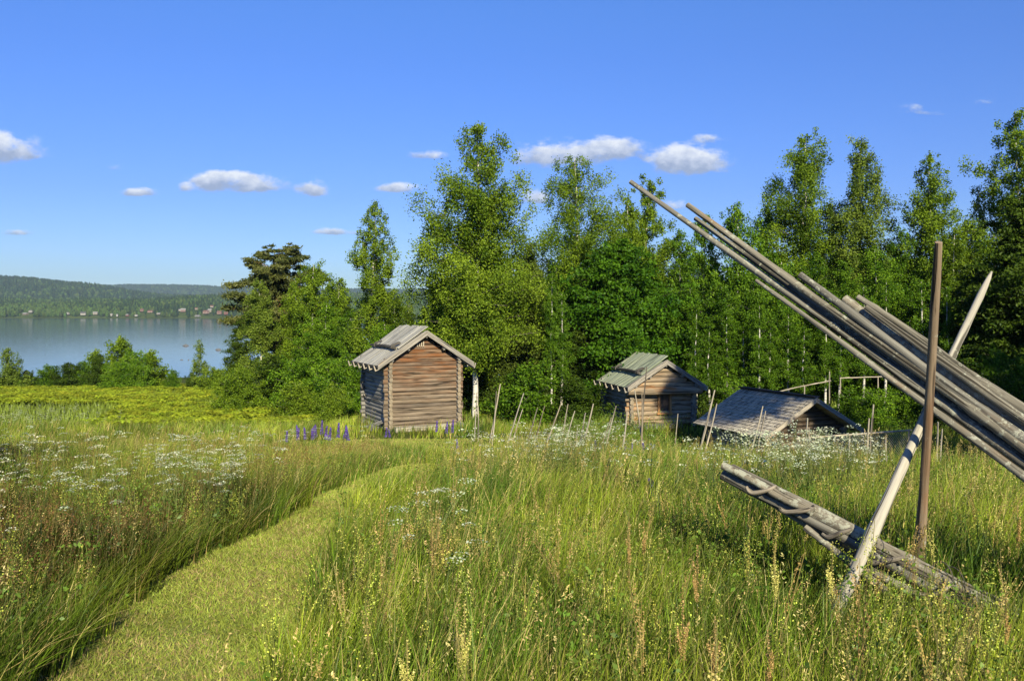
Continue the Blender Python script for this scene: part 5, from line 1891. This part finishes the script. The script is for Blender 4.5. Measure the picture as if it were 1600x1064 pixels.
LM = [lupin_mesh(i) for i in range(5)]


def lupin(px, top, Y, label, group, mesh=None):
    x = (px - CX) / FPX * Y
    g = G(x, Y)
    zt = CAMZ + (HZ - top) / FPX * Y
    o = link('lupin', mesh or rnd.choice(LM), loc=(x, Y, g))
    s = max(.5, zt - g)
    o.scale = (s ** .5, s ** .5, s)
    o.rotation_euler = (rnd.uniform(-.16, .16), rnd.uniform(-.16, .16), rnd.uniform(0, 6))
    tag(o, label, 'flower', group)


g1 = 'lupins left of the largest cabin'
for (px, t) in ((462, 668), (470, 664), (478, 666), (484, 665), (490, 668), (495, 662), (501, 656), (506, 664), (511, 668), (526, 661), (542, 664), (548, 667), (447, 672), (532, 668)):
    lupin(px, t, rnd.uniform(26.5, 29), 'purple lupin spike in the clump left of the largest cabin', g1)
for (px, t) in ((681, 657), (694, 658), (704, 655), (612, 671), (600, 668)):
    lupin(px, t, rnd.uniform(31.5, 33), 'violet lupin spike in front of the brown gable of the largest cabin', 'lupins before the largest cabin')
for (px, t) in ((933, 686), (937, 692), (978, 695), (985, 692), (718, 685), (1008, 690)):
    lupin(px, t, rnd.uniform(24, 26), 'dark lupin spike among the stakes in the middle of the meadow', 'lupins among the stakes')
for (px, t) in ((1010, 776), (1016, 772), (1022, 780)):
    lupin(px, t, 11.2 + rnd.uniform(-.2, .2), 'small blue lupin spike standing alone in the middle of the meadow', 'blue lupins in the middle meadow')

# tall dock plants near the viewer
def dock_big(seed, red):
    r = np.random.default_rng(seed)
    c = (.54, .36, .18) if red else (.68, .62, .24)
    parts = [stem_t((0, 0, 0), (.015, 0, 1.0), .0045, (.30, .24, .12))]
    for b in range(6):
        z0 = r.uniform(.52, .70); a = r.uniform(0, 6.28); L_ = r.uniform(.14, .26) if b else .36
        o = r.uniform(.02, .05) if b else 0
        p0 = np.array([.01, 0, z0 if b else .64]); tip = p0 + np.array([o * math.cos(a), o * math.sin(a), L_])
        pts = []
        for k in range(90):
            f = (k + r.random()) / 90; rad = .017 * (1.1 - .7 * f) * r.uniform(.4, 1); an = r.uniform(0, 6.28)
            q = round(f * 16) / 16 + r.normal() * .008
            pts.append(p0 * (1 - q) + tip * q + np.array([rad * math.cos(an), rad * math.sin(an), 0]))
        parts.append(quads_t(pts, .0115, c, .85, (0, 0, .3), .9, .3, r))
    sv = tpl_join(parts)
    pts = [np.array([r.normal() * .05, r.normal() * .05, r.uniform(.04, .4)]) for _ in range(7)]
    lf = quads_t(pts, .16, (.11, .17, .03), .28, (0, 0, .3), .8, .2, r)
    return np_mesh('seed_spike', *sv[:2], sv[2], M['grass']), np_mesh('leaf', lf[0], lf[1], lf[2], M['grass'])


for i, (px, top, Y, red, lb) in enumerate((
        (1299, 845, 5.0, False, 'tall yellow green dock spike in front of the foot of the pale stake'),
        (1212, 866, 5.2, False, 'slim yellow green dock spike left of the pale stake foot'),
        (1088, 852, 5.2, True, 'rusty dock spike standing left of the shaded hollow'),
        (728, 940, 3.9, False, 'pale dock spike at the bottom middle of the picture'),
        (985, 815, 6.4, True, 'reddish dock clump in the middle of the meadow'),
        (1006, 812, 6.5, True, 'tall reddish dock just right of the reddish clump'),
        (1118, 962, 4.0, True, 'brown dock at the bottom edge below the shaded hollow'),
        (1200, 985, 3.9, True, 'rusty brown dock at the bottom edge left of the pale stake'),
        (1592, 790, 6.8, True, 'light rusty dock at the right edge under the poles'),
        (1575, 930, 4.6, True, 'dock with orange seeds at the lower right corner'),
        (640, 1000, 3.6, False, 'pale yellow dock at the bottom edge right of the path'),
        (1070, 940, 4.1, True, 'dusty brown dock at the bottom edge, leftmost of those below the hollow'))):
    x = (px - CX) / FPX * Y; g = G(x, Y)
    zt = CAMZ + (HZ - top) / FPX * Y
    s = max(.4, zt - g)
    root = empty('dock_plant', (x, Y, g), lb, 'plant', 'tall dock plants near the viewer', rnd.uniform(0, 6))
    root.scale = (s ** .5, s ** .5, s)
    a, b = dock_big(400 + i, red)
    link('seed_spike', a, root); link('leaf', b, root)

#@@WORLD
# ------------------------------------------------------------------ sky, sun, haze, camera
SUN_AZ, SUN_EL = math.radians(14), math.radians(28)     # azimuth right of straight behind the viewer
sdir = Vector((math.sin(SUN_AZ) * math.cos(SUN_EL), -math.cos(SUN_AZ) * math.cos(SUN_EL), math.sin(SUN_EL)))
w = bpy.data.worlds.new('World'); scene.world = w; w.use_nodes = True
nt = w.node_tree; nt.nodes.clear()
out = N(nt, 'ShaderNodeOutputWorld'); bg = N(nt, 'ShaderNodeBackground')
sky = N(nt, 'ShaderNodeTexSky', sky_type='NISHITA')
sky.sun_disc = False
sky.sun_elevation = SUN_EL; sky.sun_rotation = math.pi - SUN_AZ
sky.air_density = 1.0; sky.dust_density = .0; sky.ozone_density = 3.0
tc = N(nt, 'ShaderNodeTexCoord')
sp = N(nt, 'ShaderNodeSeparateXYZ'); nt.links.new(tc.outputs['Generated'], sp.inputs[0])
ysafe = math_(nt, 'MAXIMUM', sp.outputs[1], .05)
u = math_(nt, 'DIVIDE', sp.outputs[0], ysafe); v = math_(nt, 'DIVIDE', sp.outputs[2], ysafe)
cmb = N(nt, 'ShaderNodeCombineXYZ'); nt.links.new(u, cmb.inputs[0]); nt.links.new(v, cmb.inputs[1])
uv = cmb.outputs[0]
# wobble
n1 = N(nt, 'ShaderNodeTexNoise'); n1.inputs['Scale'].default_value = 32; n1.inputs['Detail'].default_value = 9; n1.inputs['Roughness'].default_value = .62
nt.links.new(mapping(nt, uv, (1, 1.7, 1)), n1.inputs['Vector'])
wob = math_(nt, 'MULTIPLY', math_(nt, 'SUBTRACT', n1.outputs['Fac'], .5), 3.0)
CL = [  # photo px, row, half width, half height, density
    (12, 238, 62, 26, 1.0), (-20, 225, 40, 22, 1.0), (376, 290, 76, 19, 1.0), (350, 280, 40, 15, 1.0), (218, 302, 30, 9, .75), (287, 295, 14, 9, .55), (489, 298, 24, 18, .75),
    (622, 296, 40, 10, .75), (520, 363, 48, 8, .6), (28, 364, 26, 7, .6), (670, 244, 34, 9, .6), (868, 246, 68, 26, 1.0), (958, 236, 52, 24, 1.0),
    (1080, 258, 62, 30, 1.0), (1062, 248, 34, 22, 1.0), (1102, 218, 32, 8, .55), (840, 310, 26, 16, .75), (1060, 322, 24, 10, .6), (1430, 172, 22, 12, .42), (1465, 178, 26, 6, .35), (1540, 160, 22, 7, .35), (175, 262, 16, 8, .3)]
Fs = None; Ss = None
for (px, py, a, b, d) in CL:
    c = ((px - CX) / FPX, (HZ - py) / FPX)
    vs = N(nt, 'ShaderNodeVectorMath', operation='SUBTRACT'); nt.links.new(uv, vs.inputs[0]); vs.inputs[1].default_value = (c[0], c[1], 0)
    vm = N(nt, 'ShaderNodeVectorMath', operation='MULTIPLY'); nt.links.new(vs.outputs[0], vm.inputs[0]); vm.inputs[1].default_value = (FPX / (a * 1.06), FPX / (b * 1.06), 0)
    vl = N(nt, 'ShaderNodeVectorMath', operation='LENGTH'); nt.links.new(vm.outputs[0], vl.inputs[0])
    f = math_(nt, 'MULTIPLY', math_(nt, 'SUBTRACT', 1.32, vl.outputs['Value'], clamp=True), min(1.0, d * 1.25))
    s2 = N(nt, 'ShaderNodeSeparateXYZ'); nt.links.new(vm.outputs[0], s2.inputs[0])
    sh = math_(nt, 'MULTIPLY', f, s2.outputs[1])
    Fs = f if Fs is None else math_(nt, 'ADD', Fs, f)
    Ss = sh if Ss is None else math_(nt, 'ADD', Ss, sh)
Fs_raw = Fs
shade = math_(nt, 'DIVIDE', Ss, math_(nt, 'MAXIMUM', Fs_raw, .001))       # -1 bottom .. 1 top
# flat bottoms: less cloud below
low_ = math_(nt, 'MULTIPLY', math_(nt, 'MINIMUM', math_(nt, 'ADD', shade, .30), 0), 1.3)
dens = math_(nt, 'ADD', math_(nt, 'ADD', math_(nt, 'MINIMUM', Fs_raw, 1.0), math_(nt, 'MULTIPLY', wob, .75)), low_)
dens = math_(nt, 'SUBTRACT', dens, .20)
has = math_(nt, 'GREATER_THAN', Fs_raw, .02)
alpha = N(nt, 'ShaderNodeMapRange'); alpha.interpolation_type = 'SMOOTHSTEP'
alpha.inputs[1].default_value = 0; alpha.inputs[2].default_value = .75; alpha.inputs[3].default_value = 0; alpha.inputs[4].default_value = 1
nt.links.new(dens, alpha.inputs[0])
am = math_(nt, 'MULTIPLY', math_(nt, 'MULTIPLY', alpha.outputs[0], has), math_(nt, 'MINIMUM', math_(nt, 'MULTIPLY', Fs_raw, 2.2), .94))
am = math_(nt, 'MULTIPLY', am, math_(nt, 'GREATER_THAN', sp.outputs[1], .1))
n3 = noise(nt, mapping(nt, uv, (1, 1.4, 1)), 60, 5, .6)
sh2 = math_(nt, 'ADD', math_(nt, 'ADD', math_(nt, 'MULTIPLY', shade, .75), math_(nt, 'MULTIPLY', math_(nt, 'SUBTRACT', n3, .5), 1.3)), .42)
CLOUD_RAMP = ramp(nt, [(.15, (3.2, 3.9, 5.6)), (.55, (5.6, 6.2, 7.6)), (.95, (8.2, 8.6, 9.2))])
# colour ramps clamp at 1 in some versions, so scale afterwards
for e, c in zip(CLOUD_RAMP.color_ramp.elements, ((.36, .44, .62), (.62, .69, .84), (.90, .94, 1.0))):
    e.color = (*c, 1)
nt.links.new(sh2, CLOUD_RAMP.inputs[0])
cc = mixc(nt, 1.0, CLOUD_RAMP.outputs[0], (6.9, 6.9, 6.9), 'MULTIPLY')
hs_ = N(nt, 'ShaderNodeHueSaturation'); hs_.inputs['Saturation'].default_value = 1.18; nt.links.new(sky.outputs[0], hs_.inputs['Color'])
zr_ = ramp(nt, [(0, (.45, .53, .62)), (.13, (.51, .53, .76)), (.28, (.63, .65, .88)), (.34, (.70, .73, .93)), (.55, (.60, .64, .80)), (1, (.42, .45, .58))])
nt.links.new(sp.outputs[2], zr_.inputs[0])
skyc = mixc(nt, 1.0, mixc(nt, 1.0, hs_.outputs[0], (.93, 1.04, 1.22), 'MULTIPLY'), zr_.outputs[0], 'MULTIPLY')
col = mixc(nt, am, skyc, cc)
nt.links.new(col, bg.inputs[0]); bg.inputs[1].default_value = .098
nt.links.new(bg.outputs[0], out.inputs[0])

sl_ = bpy.data.lights.new('sun', 'SUN'); sl_.energy = 5.0; sl_.angle = math.radians(.53); sl_.color = (1.0, .90, .64)
so = bpy.data.objects.new('sun', sl_); COL.objects.link(so)
so.rotation_euler = (-sdir).to_track_quat('-Z', 'Y').to_euler()
so.location = (0, -20, 60)

if True:
    hz = bpy.data.meshes.new('haze')
    x0, x1, y0, y1, z0, z1 = -8600, 8600, -340, 7900, -30, 330
    hz.from_pydata([(x0, y0, z0), (x1, y0, z0), (x1, y1, z0), (x0, y1, z0), (x0, y0, z1), (x1, y0, z1), (x1, y1, z1), (x0, y1, z1)], [],
                   [(3, 2, 1, 0), (4, 5, 6, 7), (0, 1, 5, 4), (1, 2, 6, 5), (2, 3, 7, 6), (3, 0, 4, 7)])
    mm, nt2, o2 = new_mat('haze')
    pv_ = N(nt2, 'ShaderNodeVolumePrincipled'); pv_.inputs['Color'].default_value = (.55, .72, .95, 1); pv_.inputs['Density'].default_value = .00007
    pv_.inputs['Anisotropy'].default_value = 0
    nt2.links.new(pv_.outputs[0], o2.inputs['Volume'])
    hz.materials.append(mm)
    tag(link('haze', hz), 'thin blue air haze', None, None, 'stuff')

cam = bpy.data.cameras.new('camera'); co = bpy.data.objects.new('camera', cam); COL.objects.link(co)
cam.sensor_width = 36; cam.lens = 36 * FPX / 1600; cam.shift_y = -(532 - HZ) / 1600
cam.clip_end = 30000; cam.clip_start = .05
co.location = (0, 0, CAMZ); co.rotation_euler = (math.radians(90), 0, 0)
scene.camera = co
scene.view_settings.view_transform = 'Standard'
scene.view_settings.look = 'None'
scene.view_settings.exposure = 0.6
scene.view_settings.gamma = 1.0
cy = scene.cycles
cy.max_bounces = 8; cy.diffuse_bounces = 2; cy.glossy_bounces = 3; cy.transmission_bounces = 5; cy.volume_bounces = 0; cy.transparent_max_bounces = 4
cy.use_denoising = True
cy.use_adaptive_sampling = True; cy.adaptive_threshold = .01
cy.caustics_reflective = False; cy.caustics_refractive = False
print('script built in', round(time.time() - T0, 1), 's')
